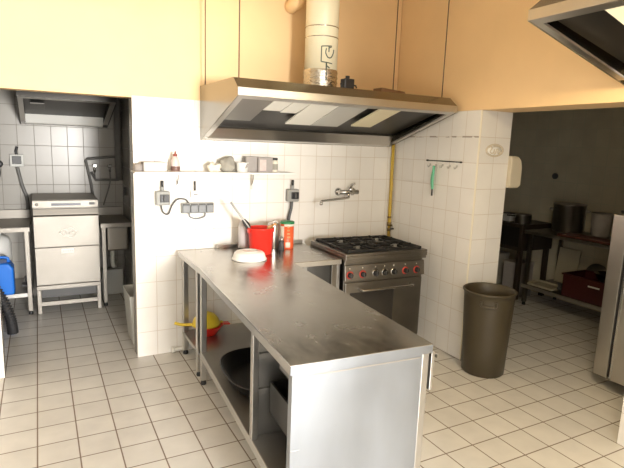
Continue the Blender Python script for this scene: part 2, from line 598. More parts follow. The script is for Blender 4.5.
t = thing('range_hood', 'long stainless extractor hood on tiled wall with pipe rising from its top', 'extractor hood', (0.5, -0.002, 0))
hood(t, 1.81, 0.848, 1.702, 1.983, 2.035, 2.106,
     [(0.055, 0.275, 0.0, 0.44, 'filter'), (0.285, 0.42, 0.01, 0.23, 'filter_w'), (0.425, 0.555, 0.02, 0.25, 'filter_w'),
      (0.565, 0.785, 0.01, 0.46, 'filter_w'), (0.79, 1.03, 0.0, 0.46, 'filter_g'), (1.14, 1.33, 0.02, 0.43, 'filter_c')],
     [(0.012, -0.10), (0.045, -0.74), (1.585, -0.30), (1.742, -0.74)])
t = thing('range_hood', 'second extractor hood, high on the yellow wall beside the camera', 'extractor hood', (2.36, -2.14, 0), -PI / 2)
hood(t, 1.75, 0.85, 2.080, 2.318, 2.370, 2.441,
     [(0.80, 1.28, 0.02, 0.35, 'filter_c')], [(0.06, -0.72), (1.69, -0.72)], 'steel_hood')
b = MB()
b.prism([(-0.775, 2.318), (-0.50, 2.24), (-0.50, 2.262), (-0.775, 2.340)], 0, 0.33, 0.77, 'lamp')
b.build('lamp_diffuser', t, bevel=0.004)
hl = area('hood_lamp', (1.73, -2.69, 2.27), (1.85, -2.55, 0.0), 0.40, 0.22, 20, (1.0, 0.80, 0.50))
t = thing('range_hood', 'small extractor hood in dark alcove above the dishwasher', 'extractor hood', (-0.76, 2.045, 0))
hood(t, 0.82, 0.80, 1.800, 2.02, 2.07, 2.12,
     [(0.10, 0.22, 0.16, 0.36, 'dark_steel')], [], 'dark_steel', 'dark_steel', 'white')  # dark shell has shade painted in, white gutter the light it catches

# exhaust duct with its foil collar and stencilled mark
t = thing('exhaust_duct', 'cream round exhaust duct rising from the long hood to the ceiling', 'duct', (1.345, -0.36, 2.107))
R = 0.126
MB().lathe([(0, 0.13), (R, 0.13), (R, 1.09), (0, 1.09)], 'duct', n=40).build('pipe', t)
for z in (0.385, 0.46, 0.75):
    MB().lathe([(R, z), (R + 0.003, z + 0.002), (R + 0.003, z + 0.006), (R, z + 0.008)], 'foil', n=40).build('seam_ring', t)
b = MB()
prof = [(R + 0.002, 0.003)]
for k in range(8):
    prof.append((R + (0.008 if k % 2 else 0.001), 0.01 + k * 0.018))
prof += [(R + 0.001, 0.155)]
b.lathe(prof, 'foil', n=40)
b.build('foil_collar', t)


def on_duct(u, z, e=0.0015):
    """point on the duct, u metres round it from the side facing the camera"""
    a = -PI / 2 - 0.47 + (u * 0.95 + 0.006) / R
    return ((R + e) * math.cos(a), (R + e) * math.sin(a), 0.258 + (z - 0.32) * 0.85)


b = MB()
for path in ([(-0.008, 0.385), (-0.008, 0.255)], [(-0.008, 0.385), (0.075, 0.392)], [(-0.008, 0.255), (0.085, 0.245)],
             [(0.03, 0.37), (0.026, 0.33), (0.045, 0.295), (0.072, 0.295), (0.093, 0.33), (0.098, 0.365)],
             [(0.052, 0.385), (0.052, 0.34)], [(0.055, 0.375), (0.075, 0.385)]):
    pts = [on_duct(q.x, q.z) for q in spline([(u, 0, z) for u, z in path], 6)]
    b.tube(pts, 0.0042, 'ink', 6)
b.tube([on_duct(0.035, z) for z in (0.25, 0.17, 0.09)], 0.006, 'ink', 6)
b.tube([on_duct(0.035, 0.225), on_duct(0.062, 0.205)], 0.005, 'ink', 6)
b.build('stencilled_mark', t)

t = thing('duct_elbow', 'short elbow of a second pipe at the ceiling left of the duct', 'duct', (1.245, -0.10, 2.785))
b = MB()
b.tube(spline([(0, 0.095, 0), (0, 0.03, 0.01), (0.02, -0.02, 0.06), (0.03, -0.03, 0.41)], 6), 0.055, 'paint', 16)
b.build('pipe', t)
t = thing('control_box', 'small black control box standing on the long hood', 'control box', (1.47, -0.56, 2.107))
MB().box(-0.042, 0.042, -0.035, 0.035, 0, 0.085, 'black').build('housing', t, bevel=0.006)
MB().cyl((0, 0, 0.085), 0.016, 0.022, 'black').build('cap', t)
MB().tube([(0.04, 0, 0.045), (0.075, 0, 0.042), (0.083, 0, 0.024)], 0.006, 'black', 8).build('cable_stub', t)
MB().tube([(-0.04, 0, 0.045), (-0.06, 0, 0.045)], 0.006, 'black', 8).build('cable_stub', t)
o = MB().prism([(0, 0), (0.235, 0.0), (0.22, 0.018), (0.02, 0.032), (0, 0.032)], 1, -0.06, 0.05, 'wood').build('wooden_slat', bevel=0.003)
o.location = (1.70, -0.62, 2.107)
tag(o, 'thin brown wooden slat lying on top of the long hood', 'board')

# ------------------------------------------------------------------ shelf, switches and fittings on the white wall
t = thing('wall_shelf', 'long thin white shelf on two brackets on the tiled wall', 'shelf', (-0.02, -0.002, 1.452))
MB().box(0, 1.265, -0.20, 0, 0, 0.012, 'white').build('shelf_board', t, bevel=0.002)
for x in (0.335, 0.945):
    b = MB()
    b.box(x - 0.009, x + 0.009, -0.006, 0, -0.135, 0, 'steel')
    b.box(x - 0.009, x + 0.009, -0.17, 0, -0.006, 0, 'steel')
    b.tube(spline([(x, -0.006, -0.10), (x, -0.035, -0.075), (x, -0.06, -0.004)], 5), 0.005, 'steel', 6)
    b.build('bracket', t)

SZ = 1.4645
t = thing('carton', 'white carton lying at the left end of the wall shelf', 'box', (0.125, -0.105, SZ))
MB().box(-0.075, 0.085, -0.05, 0.05, 0, 0.068, 'cardw').build('box_body', t, bevel=0.003)
MB().box(-0.0795, -0.0755, -0.05, 0.05, 0.002, 0.066, 'card').build('end_label', t)
o = MB().lathe([(0, 0), (0.03, 0), (0.034, 0.01), (0.035, 0.05), (0, 0.056)], 'card').build('small_tub', loc=(0.022, -0.10, SZ))
tag(o, 'grey little tub at the very left end of the wall shelf', 'tub')
t = thing('sauce_bottle', 'pinkish squeeze bottle with brown red cap on the wall shelf', 'bottle', (0.285, -0.10, SZ))
MB().lathe([(0, 0), (0.031, 0), (0.033, 0.006), (0.033, 0.055), (0.028, 0.085), (0.016, 0.108), (0.012, 0.112), (0, 0.112)], 'bottle').build('bottle_body', t)
MB().lathe([(0.0335, 0.004), (0.0345, 0.006), (0.0345, 0.036), (0.0335, 0.038)], 'sauce').build('label_band', t)
MB().lathe([(0, 0.112), (0.016, 0.112), (0.015, 0.126), (0.006, 0.132), (0.004, 0.150), (0, 0.150)], 'redcap').build('cap', t)


def crumple(name, label, cat, loc, sx, sy, sz, m, amp=0.18, seed=1):
    rnd = random.Random(seed)
    bm = bmesh.new()
    bmesh.ops.create_icosphere(bm, subdivisions=3, radius=1.0)
    off = [rnd.uniform(0, 9) for _ in range(3)]
    for v in bm.verts:
        p = v.co
        k = 1 + amp * (math.sin(p.x * 5 + off[0]) * math.cos(p.y * 4 + off[1]) + 0.6 * math.sin(p.z * 7 + off[2] + p.x * 3)) + rnd.uniform(-0.03, 0.03)
        v.co = (p.x * sx * k, p.y * sy * k, max(0, (p.z + 0.75) * sz / 1.75 * k))
    mb = MB()
    mb.bm.free()
    mb.bm = bm
    mb.mi(m)
    o = mb.build(name, loc=loc)
    for p in o.data.polygons:
        p.use_smooth = True
    return tag(o, label, cat)


crumple('paper_scrap', 'pale crumpled scrap of paper on the shelf left of the grey bag', 'paper', (0.578, -0.12, SZ), 0.05, 0.04, 0.065, 'label_w', 0.3, 3)
crumple('paper_bag', 'rounded grey paper bag on the middle of the wall shelf', 'bag', (0.690, -0.10, SZ), 0.062, 0.055, 0.115, 'paper', 0.10, 5)
t = thing('plastic_tub', 'low white tub with dark smear between paper bag and grey cartons', 'tub', (0.805, -0.115, SZ))
MB().lathe([(0, 0), (0.042, 0), (0.050, 0.07), (0.052, 0.075), (0.048, 0.075), (0.040, 0.008), (0, 0.008)], 'white').build('tub_body', t)
MB().prism([(0.005, 0.03), (0.035, 0.045), (0.032, 0.075), (0.018, 0.06)], 1, -0.0525, -0.049, 'card').build('smear', t)
t = thing('carton', 'plain grey carton at the back of the shelf beside pinkish carton', 'box', (0.895, -0.075, SZ))
MB().box(-0.055, 0.055, -0.035, 0.035, 0, 0.122, 'card').build('box_body', t, bevel=0.002)
t = thing('carton', 'grey and pinkish carton on the shelf left of the small jar', 'box', (0.995, -0.10, SZ))
MB().box(-0.062, 0.062, -0.04, 0.04, 0, 0.118, 'card').build('box_body', t, bevel=0.002)
MB().box(-0.05, 0.005, -0.042, -0.0405, 0.012, 0.10, 'cardpink').build('picture_label', t)
t = thing('glass_jar', 'small pale jar with black lid at right end of shelf goods', 'jar', (1.088, -0.10, SZ))
MB().lathe([(0, 0), (0.026, 0), (0.028, 0.005), (0.028, 0.085), (0.022, 0.098), (0, 0.098)], 'label_w').build('jar_body', t)
MB().lathe([(0.0285, 0.02), (0.029, 0.022), (0.029, 0.065), (0.0285, 0.067)], 'paper').build('label_band', t)
MB().cyl((0, 0, 0.098), 0.027, 0.018, 'black').build('lid', t)


def switch_box(name, label, x0, x1, z0, z1, cable):
    xc = (x0 + x1) / 2
    t = thing(name, label, 'switch', (xc, -0.002, (z0 + z1) / 2))
    hw, hh = (x1 - x0) / 2, (z1 - z0) / 2
    MB().box(-hw, hw, -0.06, 0, -hh, hh, 'box_grey').build('housing', t, bevel=0.008)
    MB().box(-hw * 0.45, hw * 0.86, -0.070, -0.06, -hh * 0.55, hh * 0.55, 'black').build('switch_plate', t, bevel=0.003)
    MB().box(-hw * 0.02, hw * 0.30, -0.088, -0.070, -hh * 0.40, hh * 0.40, 'dgrey').build('rotary_handle', t, bevel=0.004)
    b = MB()
    b.cyl((0, -0.03, hh), 0.014, 0.032, 'box_grey', n=16)
    b.cyl((0, -0.03, hh + 0.032), 0.011, 0.045, 'black', n=16)
    b.build('cable_gland', t)
    if cable:
        MB().tube(spline([Vector(p) - t.location for p in cable], 6), cable_r, 'dgrey', 8).build('cable', t)
    return t


cable_r = 0.006
switch_box('isolator_switch', 'grey isolator switch with dark face above left end of the worktop', 0.150, 0.252, 1.205, 1.312,
           [(0.19, -0.03, 1.205), (0.205, -0.03, 1.15), (0.245, -0.025, 1.135), (0.275, -0.025, 1.20), (0.315, -0.025, 1.245), (0.375, -0.025, 1.245), (0.40, -0.03, 1.218)])
cable_r = 0.014
switch_box('isolator_switch', 'grey isolator switch with thick cable above the orange tin', 1.240, 1.345, 1.212, 1.318,
           [(1.29, -0.03, 1.212), (1.285, -0.03, 1.15), (1.265, -0.03, 1.06), (1.255, -0.03, 0.91)])
t = thing('cable_outlet', 'small white cable outlet box above the four covered sockets', 'outlet', (0.453, -0.002, 1.285))
MB().box(-0.032, 0.032, -0.035, 0, -0.03, 0.028, 'white').build('housing', t, bevel=0.005)
MB().box(-0.014, 0.018, -0.037, -0.035, -0.004, 0.004, 'black').build('slot', t)
MB().tube([(0.0, -0.02, 0.028), (0.0, -0.02, 0.10)], 0.007, 'black', 8).build('cable', t)
t = thing('socket_strip', 'row of four grey covered power sockets on the white tiles', 'socket', (0.345, -0.002, 1.135))
MB().box(0, 0.255, -0.035, 0, 0, 0.082, 'box_grey').build('back_box', t, bevel=0.004)
for k in range(4):
    x = 0.005 + k * 0.0625
    c = MB().box(x, x + 0.058, -0.050, -0.035, 0.006, 0.066, 'socket').build('socket_cover', t, bevel=0.005)
    MB().box(x + 0.004, x + 0.054, -0.053, -0.045, 0.066, 0.076, 'dgrey').build('hinge', c, bevel=0.002)
MB().tube(spline([(0.06, -0.025, 0.0), (0.07, -0.025, -0.03), (0.12, -0.025, -0.045), (0.18, -0.025, -0.03), (0.19, -0.025, 0.0)], 6), 0.005, 'socket', 8).build('cable', t)

# wall mixer tap with long swivel spout
t = thing('mixer_tap', 'chrome wall mixer tap with long spout near the stove', 'tap', (1.84, -0.002, 1.288))
for x in (-0.075, 0.075):
    b = MB()
    b.lathe([(0, 0), (0.036, 0), (0.036, 0.006), (0.024, 0.022), (0.016, 0.026), (0.016, 0.05), (0, 0.05)], 'chrome', (x, 0, 0), axis=1)
    b.build('wall_rosette', t)
b = MB()
b.tube([(-0.10, -0.055, 0), (0.10, -0.055, 0)], 0.021, 'chrome', 16)
b.tube([(0.02, -0.055, 0.0), (0.02, -0.06, 0.045)], 0.022, 'chrome', 16)
b.build('valve_body', t)
b = MB()
b.tube(spline([(0.02, -0.06, 0.04), (0.02, -0.075, 0.068), (0.03, -0.11, 0.078)], 5), 0.011, 'chrome', 10)
b.build('lever', t)
b = MB()
b.tube(spline([(0.0, -0.055, -0.01), (0.0, -0.065, -0.04), (-0.02, -0.08, -0.048), (-0.16, -0.12, -0.055), (-0.325, -0.165, -0.062), (-0.34, -0.17, -0.075)], 6), 0.010, 'chrome', 10)
b.cyl((-0.34, -0.17, -0.095), 0.014, 0.022, 'chrome', n=16)
b.build('spout', t)

# gas pipe with its valve in the corner
t = thing('gas_pipe', 'yellow gas pipe with brass valve in the corner behind stove', 'pipe', (2.333, -0.022, 0))
MB().tube([(0.010, 0, 0.80), (0.004, 0, 1.2), (0.0, 0, 1.96)], 0.015, 'gas', 12).build('pipe_run', t)
b = MB()
b.cyl((0.008, 0, 0.955), 0.021, 0.035, 'brass', n=12)
b.cyl((0.008, 0, 0.905), 0.018, 0.03, 'brass', n=12)
b.cyl((0.006, 0, 1.03), 0.019, 0.018, 'brass', n=12)
b.tube([(0.008, -0.0, 0.965), (0.008, -0.04, 0.965)], 0.009, 'brass', 8)
v = b.build('valve', t)
MB().box(-0.012, 0.04, -0.052, -0.036, 0.925, 0.938, 'iron').build('valve_lever', v, bevel=0.003)

# hook rail on the side of the pillar, green scraper hanging from it
t = thing('hook_rail', 'thin dark rail with five hooks on tiled pillar side', 'hook rail', (2.358, -0.70, 1.60))
b = MB()
b.tube([(-0.012, 0.205, 0.0), (-0.012, -0.205, 0.0)], 0.004, 'dark_steel', 8)
for y in (0.2, -0.2):
    b.cyl((0.002, y, 0), 0.007, -0.02, 'dark_steel', axis=0, n=10)
b.build('rail', t)
for y in (0.17, 0.095, 0.015, -0.07, -0.15):
    b = MB()
    b.cyl((0.002, y, -0.035), 0.010, -0.006, 'steel', axis=0, n=10)
    b.tube(spline([(-0.002, y, -0.030), (-0.012, y, -0.050), (-0.026, y, -0.052), (-0.030, y, -0.036)], 5), 0.0035, 'steel', 6)
    b.build('hook', t)
t = thing('scraper', 'green plastic handled scraper hanging from a hook on the pillar', 'utensil', (2.331, -0.607, 1.53))
b = MB()
b.tube(spline([(0, 0, 0.028), (0, 0.0, 0.0), (0.0, 0.006, -0.06), (0, 0.006, -0.12), (0, 0.0, -0.17)], 5), 0.01, 'green', 12,
       radii=None)
o = b.build('handle', t)
for v in o.data.vertices:
    k = max(0.35, 1.0 + 0.55 * math.sin(max(0, min(1, (-v.co.z) / 0.17)) * PI))
    c = 0.004
    v.co.y = c + (v.co.y - c) * k * 1.15
b = MB()
b.tube([(0, 0.0, -0.165), (0, -0.001, -0.225)], 0.0075, 'dgrey', 10)
b.build('tip', t)

# glazed relief plaque on the end of the pillar
t = thing('relief_plaque', 'oval white relief plaque on the end of the tiled pillar', 'plaque', (2.525, -DP - 0.001, 1.702))
b = MB()
pts = [(0.088 * math.cos(a), -0.004, 0.044 * math.sin(a)) for a in [2 * PI * k / 40 for k in range(40)]]
b.tube(pts, 0.007, 'tile_relief', 8, closed=True)
b.build('rim', t)
MB().lathe([(0, 0), (0.085, 0), (0.085, 0.003), (0, 0.006)], 'white', axis=1, n=40, sy=0.5).build('plate', t)
b = MB()
for p in ([(-0.06, 0.022), (-0.045, 0.032), (-0.035, 0.012), (-0.05, -0.006), (-0.035, -0.022), (-0.012, -0.016), (-0.006, 0.006)],
          [(-0.006, 0.008), (-0.012, -0.02), (0.006, -0.026), (0.012, -0.004)], [(0.012, -0.004), (0.02, 0.01), (0.034, 0.004), (0.03, -0.018), (0.05, -0.022), (0.06, 0.0)],
          [(-0.02, 0.03), (0.02, 0.034), (0.055, 0.024)]):
    b.tube(spline([(x, -0.006, z) for x, z in p], 6), 0.0042, 'tile_relief', 8)
b.build('scroll_relief', t)

# towel dispenser on the side-room face of the dividing wall
t = thing('towel_dispenser', 'cream plastic towel dispenser mounted just behind the tiled pillar', 'dispenser', (XQ + 0.001, -1.02, 1.41))
b = MB()
b.prism([(0, 0), (0.10, 0), (0.13, 0.02), (0.13, 0.17), (0.115, 0.22), (0.08, 0.25), (0, 0.255)], 1, -0.08, 0.12, 'offwhite')
b.build('cover', t, bevel=0.012, seg=3)
MB().box(0.02, 0.11, -0.04, 0.06, -0.006, 0.002, 'dgrey').build('paper_slot', t)

# white drain pipe stub along the foot of the wall
t = thing('drain_pipe', 'white drain pipe stub on floor at foot of tiled wall', 'pipe', (0.26, -0.035, 0.034))
b = MB()
b.tube(spline([(0, 0, 0), (0.075, 0, 0), (0.10, -0.005, 0.008), (0.20, -0.008, 0.10)], 5), 0.016, 'white', 12)
b.build('pipe_run', t)
MB().lathe([(0, 0), (0.021, 0), (0.021, 0.022), (0, 0.022)], 'white', (-0.004, 0, 0), 16, axis=0).build('end_collar', t)

# ------------------------------------------------------------------ worktables
def tube_leg(mb, x, y, z0, z1, m='steel', r=0.02):
    mb.box(x - r, x + r, y - r, y + r, z0 + 0.03, z1, m)


def leg(parent, x, y, z1, r=0.02, m='steel'):
    b = MB()
    b.box(x - r, x + r, y - r, y + r, 0.035, z1, m)
    o = b.build('leg', parent, bevel=0.004)
    f = MB()
    f.lathe([(0, 0), (0.018, 0), (0.021, 0.006), (0.017, 0.03), (0.012, 0.036), (0, 0.036)], 'black', (x, y, 0), 16)
    f.build('foot', o)
    return o


TW0, TW1 = 0.31, 1.394
t = thing('wall_worktable', 'stainless worktable along the tiled wall between shelf end and stove', 'worktable', (0, 0, 0))
TZ = 0.846
b = MB()
b.box(TW0, TW1, -0.72, -0.04, TZ - 0.004, TZ, 'steel_top')
b.box(TW0, TW0 + 0.004, -0.72, -0.04, TZ - 0.04, TZ - 0.004, 'steel')
b.box(TW0, TW1, -0.72, -0.716, TZ - 0.04, TZ - 0.004, 'steel')
b.build('tabletop', t, bevel=0.0015)
MB().box(0.62, TW1, -0.055, -0.040, TZ, TZ + 0.028, 'steel').build('upstand', t, bevel=0.003)
for x, y in ((TW0 + 0.05, -0.07), (TW0 + 0.04, -0.50), (TW1 - 0.05, -0.07)):
    leg(t, x, y, TZ - 0.004)
MB().box(TW0 + 0.03, 1.10, -0.58, -0.05, 0.165, 0.19, 'steel_d').build('undershelf', t, bevel=0.003)
MB().box(TW1 - 0.026, TW1, -0.70, -0.05, 0.10, TZ - 0.004, 'steel_d').build('side_panel', t, bevel=0.002)
MB().box(1.10, 1.13, -0.66, -0.08, 0.20, TZ - 0.004, 'steel_d').build('divider_panel', t, bevel=0.002)
MB().box(TW1 - 0.075, TW1 - 0.028, -0.705, -0.67, 0.10, TZ - 0.045, 'steel_stove').build('front_stile', t, bevel=0.003)

# the island; local x across, y along, origin at its near left corner
AR = math.radians(-3.6)
IZ, IW, IL = 0.852, 0.675, 1.70
isl = thing('island_worktable', 'long stainless island worktable with open left side in the foreground', 'worktable', (0.203, -2.312, 0), AR)
b = MB()
b.box(0, IW, 0, IL, IZ - 0.004, IZ, 'steel_top')
b.box(0, 0.004, 0, IL, IZ - 0.042, IZ - 0.003, 'steel')
b.box(IW - 0.004, IW, 0, IL, IZ - 0.042, IZ - 0.003, 'steel')
b.box(0, IW, 0, 0.004, IZ - 0.042, IZ - 0.003, 'steel_panel')
b.box(0, IW, IL - 0.004, IL, IZ - 0.042, IZ - 0.003, 'steel')
b.build('tabletop', isl, bevel=0.0015)
MB().box(0.0, 0.0035, 0.02, IL - 0.02, IZ, IZ + 0.004, 'chrome').build('rim_strip', isl)
ZS = 0.245
b = MB()
b.box(0.05, IW - 0.045, 0.012, 0.022, 0.09, IZ - 0.042, 'steel_panel')
o = b.build('end_panel', isl, bevel=0.002)
MB().box(0.06, IW - 0.055, 0.010, 0.012, IZ - 0.062, IZ - 0.056, 'steel').build('fold_line', o)
b = MB()
b.box(0.012, 0.052, 0.008, 0.045, 0.035, IZ - 0.042, 'steel_panel')
for z in (0.70, 0.48):
    b.box(0.012, 0.0525, 0.0065, 0.008, z, z + 0.003, 'steel_d')
o = b.build('corner_post', isl, bevel=0.003)
b = MB()
b.box(IW - 0.047, IW - 0.012, 0.008, 0.045, 0.035, IZ - 0.042, 'steel')
b.build('corner_post', isl, bevel=0.003)
for x, y in ((0.032, IL - 0.03), (IW - 0.032, IL - 0.03)):
    leg(isl, x, y, IZ - 0.004)
MB().box(0.012, 0.044, 0.50, 0.54, ZS, IZ - 0.042, 'steel').build('middle_post', isl, bevel=0.003)
MB().box(0.012, IW - 0.012, 0.03, IL - 0.02, ZS - 0.01, ZS, 'steel_d').build('bottom_shelf', isl)
MB().box(0.010, 0.018, 0.045, IL - 0.05, ZS - 0.045, ZS + 0.004, 'steel').build('shelf_rail', isl, bevel=0.002)
MB().box(0.044, IW - 0.015, 0.535, 0.55, ZS, IZ - 0.042, 'steel_d').build('partition', isl)
MB().box(IW - 0.022, IW - 0.012, 0.55, IL - 0.05, ZS, IZ - 0.042, 'steel_d').build('back_panel', isl)
MB().box(IW - 0.06, IW - 0.045, 0.56, IL - 0.06, 0.54, 0.57, 'steel').build('inner_rail', isl, bevel=0.002)
for z in (0.66, 0.475):
    r_ = MB().box(0.05, IW - 0.03, 0.515, 0.535, z, z + 0.028, 'steel_d').build('drawer_runner', isl, bevel=0.002)
    MB().box(0.03, IW - 0.03, 0.045, 0.066, z, z + 0.024, 'steel_d').build('drawer_runner', isl, bevel=0.002)
    MB().box(0.17, 0.23, 0.495, 0.515, z + 0.004, z + 0.026, 'white').build('runner_stop', r_, bevel=0.003)


def drawer(parent, z0, z1, pull, black=False):
    f = MB().box(IW - 0.006 + pull, IW + 0.012 + pull, 0.055, 0.50, z0, z1, 'steel').build('drawer', parent, bevel=0.003)
    b = MB()
    zt = z1 - 0.03
    b.box(0.10 + pull, IW - 0.006 + pull, 0.075, 0.085, z0 + 0.01, zt, 'dark_steel')
    b.box(0.10 + pull, IW - 0.006 + pull, 0.485, 0.495, z0 + 0.01, zt, 'dark_steel')
    b.box(0.10 + pull, 0.11 + pull, 0.085, 0.485, z0 + 0.01, zt, 'dark_steel' if black else 'steel_d')
    b.box(0.10 + pull, IW - 0.006 + pull, 0.075, 0.495, z0 + 0.005, z0 + 0.012, 'dark_steel')
    b.build('tray', f)
    h = MB()
    zc = z1 - 0.02
    h.box(IW + 0.012 + pull, IW + 0.034 + pull, 0.06, 0.49, zc, zc + 0.006, 'steel')
    h.box(IW + 0.030 + pull, IW + 0.034 + pull, 0.06, 0.49, zc - 0.02, zc + 0.006, 'steel')
    h.build('drawer_pull', f)


drawer(isl, 0.60, 0.79, 0.045)
drawer(isl, 0.38, 0.575, 0.0, True)


def isl_pt(x, y, z=0.0):
    c, s = math.cos(AR), math.sin(AR)
    return (0.203 + x * c - y * s, -2.312 + x * s + y * c, z)


# things inside the island
def rounded_basin(name, label, cat, loc, rz, L_, W_, H_, m, flare=1.12, e=4.0, rim=0.012):
    """open basin with a super-elliptic plan and a rolled rim"""
    t = thing(name, label, cat, loc, rz)
    n = 48
    b = MB()
    i = b.mi(m)

    def ring(k, z):
        out = []
        for j in range(n):
            a = 2 * PI * j / n
            c, s = math.cos(a), math.sin(a)
            x = math.copysign(abs(c) ** (2 / e), c) * L_ / 2 * k
            y = math.copysign(abs(s) ** (2 / e), s) * W_ / 2 * k
            out.append(b.bm.verts.new((x, y, z)))
        return out
    base = 1 / flare
    R_ = [ring(base * 0.9, 0), ring(base, 0.008), ring(1, H_), ring(1 + rim * 2 / min(L_, W_) * 1.0, H_), ring(1 + rim * 2 / min(L_, W_), H_ - 0.006), ring(0.995, H_ - 0.004), ring(0.97, H_ - 0.002), ring(base * 0.96, 0.014), ring(base * 0.86, 0.010)]
    for p, q in zip(R_, R_[1:]):
        for j in range(n):
            f = b.bm.faces.new((p[j], p[(j + 1) % n], q[(j + 1) % n], q[j]))
            f.material_index = i
            f.smooth = True
    b.bm.faces.new(R_[0][::-1]).material_index = i
    b.bm.faces.new(R_[-1]).material_index = i
    b.build('basin_body', t)
    return t


p = isl_pt(0.325, 1.12, ZS + 0.001)
t = rounded_basin('roasting_pan', 'big black rounded roasting pan on the island bottom shelf', 'pan', p, AR, 0.56, 0.62, 0.085, 'pan', 1.15, 2.8)
for s in (-1, 1):
    MB().tube(spline([(0.255, s * 0.16 - 0.04, 0.07), (0.285, s * 0.16, 0.07), (0.255, s * 0.16 + 0.04, 0.07)], 5), 0.006, 'iron', 6).build('handle', t)
p = isl_pt(0.40, 0.655, ZS + 0.001)
t = rounded_basin('plastic_crate', 'dark blue plastic crate between roasting pan and partition', 'crate', p, AR, 0.36, 0.13, 0.17, 'navy', 1.08, 7.0)
MB().tube(spline([(-0.06, -0.066, 0.155), (0, -0.074, 0.14), (0.06, -0.066, 0.155)], 5), 0.006, 'navy', 6).build('handle', t)

# colander and red bowl on the wall table's lower shelf
t = thing('mixing_bowl', 'red plastic bowl under the yellow colander, low under worktable', 'bowl', (0.505, -0.20, 0.1905))
MB().lathe([(0, 0), (0.06, 0), (0.065, 0.006), (0.115, 0.075), (0.122, 0.08), (0.118, 0.084), (0.110, 0.08), (0.06, 0.010), (0, 0.010)], 'red').build('bowl_body', t)
MB().prism([(0.10, 0.072), (0.17, 0.066), (0.175, 0.074), (0.10, 0.083)], 1, -0.03, 0.03, 'red').build('lip_handle', t, bevel=0.002)
t = thing('colander', 'yellow plastic colander with handle resting upside down on red bowl', 'colander', (0.490, -0.20, 0.2725))
b = MB()
b.lathe([(0.108, 0.004), (0.112, 0.0), (0.108, 0.014), (0.095, 0.05), (0.065, 0.085), (0.03, 0.10), (0, 0.102), (0, 0.096), (0.028, 0.094), (0.06, 0.08), (0.088, 0.048), (0.100, 0.014), (0.108, 0.004)], 'yellow')
b.build('strainer_bowl', t)
b = MB()
b.tube(spline([(-0.100, 0.0, 0.012), (-0.18, 0.03, 0.012), (-0.235, 0.05, 0.026)], 5), 0.012, 'yellow', 10)
b.build('handle', t)
MB().box(0.10, 0.135, -0.018, 0.018, 0.004, 0.012, 'yellow').build('rest_tab', t, bevel=0.003)

# ------------------------------------------------------------------ on the worktop
CZ = IZ + 0.0008
t = thing('serving_bowl', 'white plastic bowl turned upside down on the worktop', 'bowl', (0.728, -0.50, TZ + 0.0008))
b = MB()
b.lathe([(0.124, 0.004), (0.127, 0.0), (0.130, 0.006), (0.122, 0.016), (0.112, 0.045), (0.10, 0.058), (0.085, 0.062), (0.062, 0.062), (0.060, 0.067), (0.054, 0.067), (0.052, 0.062), (0, 0.062), (0, 0.056), (0.08, 0.056), (0.105, 0.043), (0.116, 0.012), (0.124, 0.004)], 'bowl', n=40)
b.build('bowl_body', t)

WZ = TZ + 0.0008
t = thing('utensil_bucket', 'red plastic bucket holding kitchen utensils at back of worktop', 'bucket', (0.886, -0.335, WZ))
b = MB()
n = 36
b.lathe([(0, 0), (0.082, 0), (0.086, 0.006), (0.100, 0.196), (0.105, 0.200), (0.103, 0.206), (0.097, 0.204), (0.083, 0.010), (0, 0.010)], 'red', n=n)
b.build('bucket_body', t)
for s in (-1, 1):
    MB().box(s * 0.103 - 0.006, s * 0.103 + 0.006, -0.014, 0.014, 0.165, 0.203, 'red').build('ear', t, bevel=0.003)


def utensil(name, label, p0, p1, r, m, head):
    """p0 the tip inside the bucket, p1 the free end"""
    t = thing(name, label, 'utensil', p0)
    d = Vector(p1) - Vector(p0)
    MB().tube([(0, 0, 0), d * 0.6, d], r, m, 10).build('handle', t)
    head(t, d)
    return t


def head_spatula(t, d):
    b = MB()
    u = d.normalized()
    side = u.cross(Vector((0.42, -0.9, 0))).normalized()
    nrm = side.cross(u).normalized()
    A, B_ = d * 0.44, d * 0.66
    n = 12
    v = []
    for sgn in (1, -1):
        for k in range(n):
            a = 2 * PI * k / n
            q = (A + B_) / 2 + u * (B_ - A).length / 2 * math.cos(a) + side * 0.022 * math.sin(a) * (1.15 - 0.25 * math.cos(a))
            v.append(tuple(q + nrm * 0.006 * sgn))
    b._faces(v, [tuple(range(n)), tuple(range(2 * n - 1, n - 1, -1))] + [(k, (k + 1) % n, n + (k + 1) % n, n + k) for k in range(n)], 'black')
    b.build('blade', t, bevel=0.004)


utensil('spatula', 'white handled spatula leaning out of the red bucket', (0.915, -0.345, 0.872), (0.66, -0.27, 1.245), 0.009, 'grey_pl', head_spatula)


def head_tongs(t, d):
    for k in (-1, 1):
        b = MB()
        o = Vector((0.012 * k, 0.02 * k, 0))
        b.tube([Vector((0, 0, 0.03)) + o * 0.2, d * 0.6 + o, d + o], 0.006, 'steel' if k > 0 else 'tan', 8)
        b.build('arm', t)
    b = MB()
    q = d * 0.93
    b.prism([(q.x - 0.055, q.z - 0.035), (q.x + 0.03, q.z + 0.005), (q.x + 0.02, q.z + 0.02), (q.x - 0.05, q.z - 0.005)], 1, q.y - 0.008, q.y + 0.008, 'tan')
    b.build('grip', t, bevel=0.004)


utensil('kitchen_tongs', 'tan and steel tongs sticking out of red bucket on its right', (0.90, -0.325, 0.87), (1.0, -0.325, 1.075), 0.007, 'tan', head_tongs)

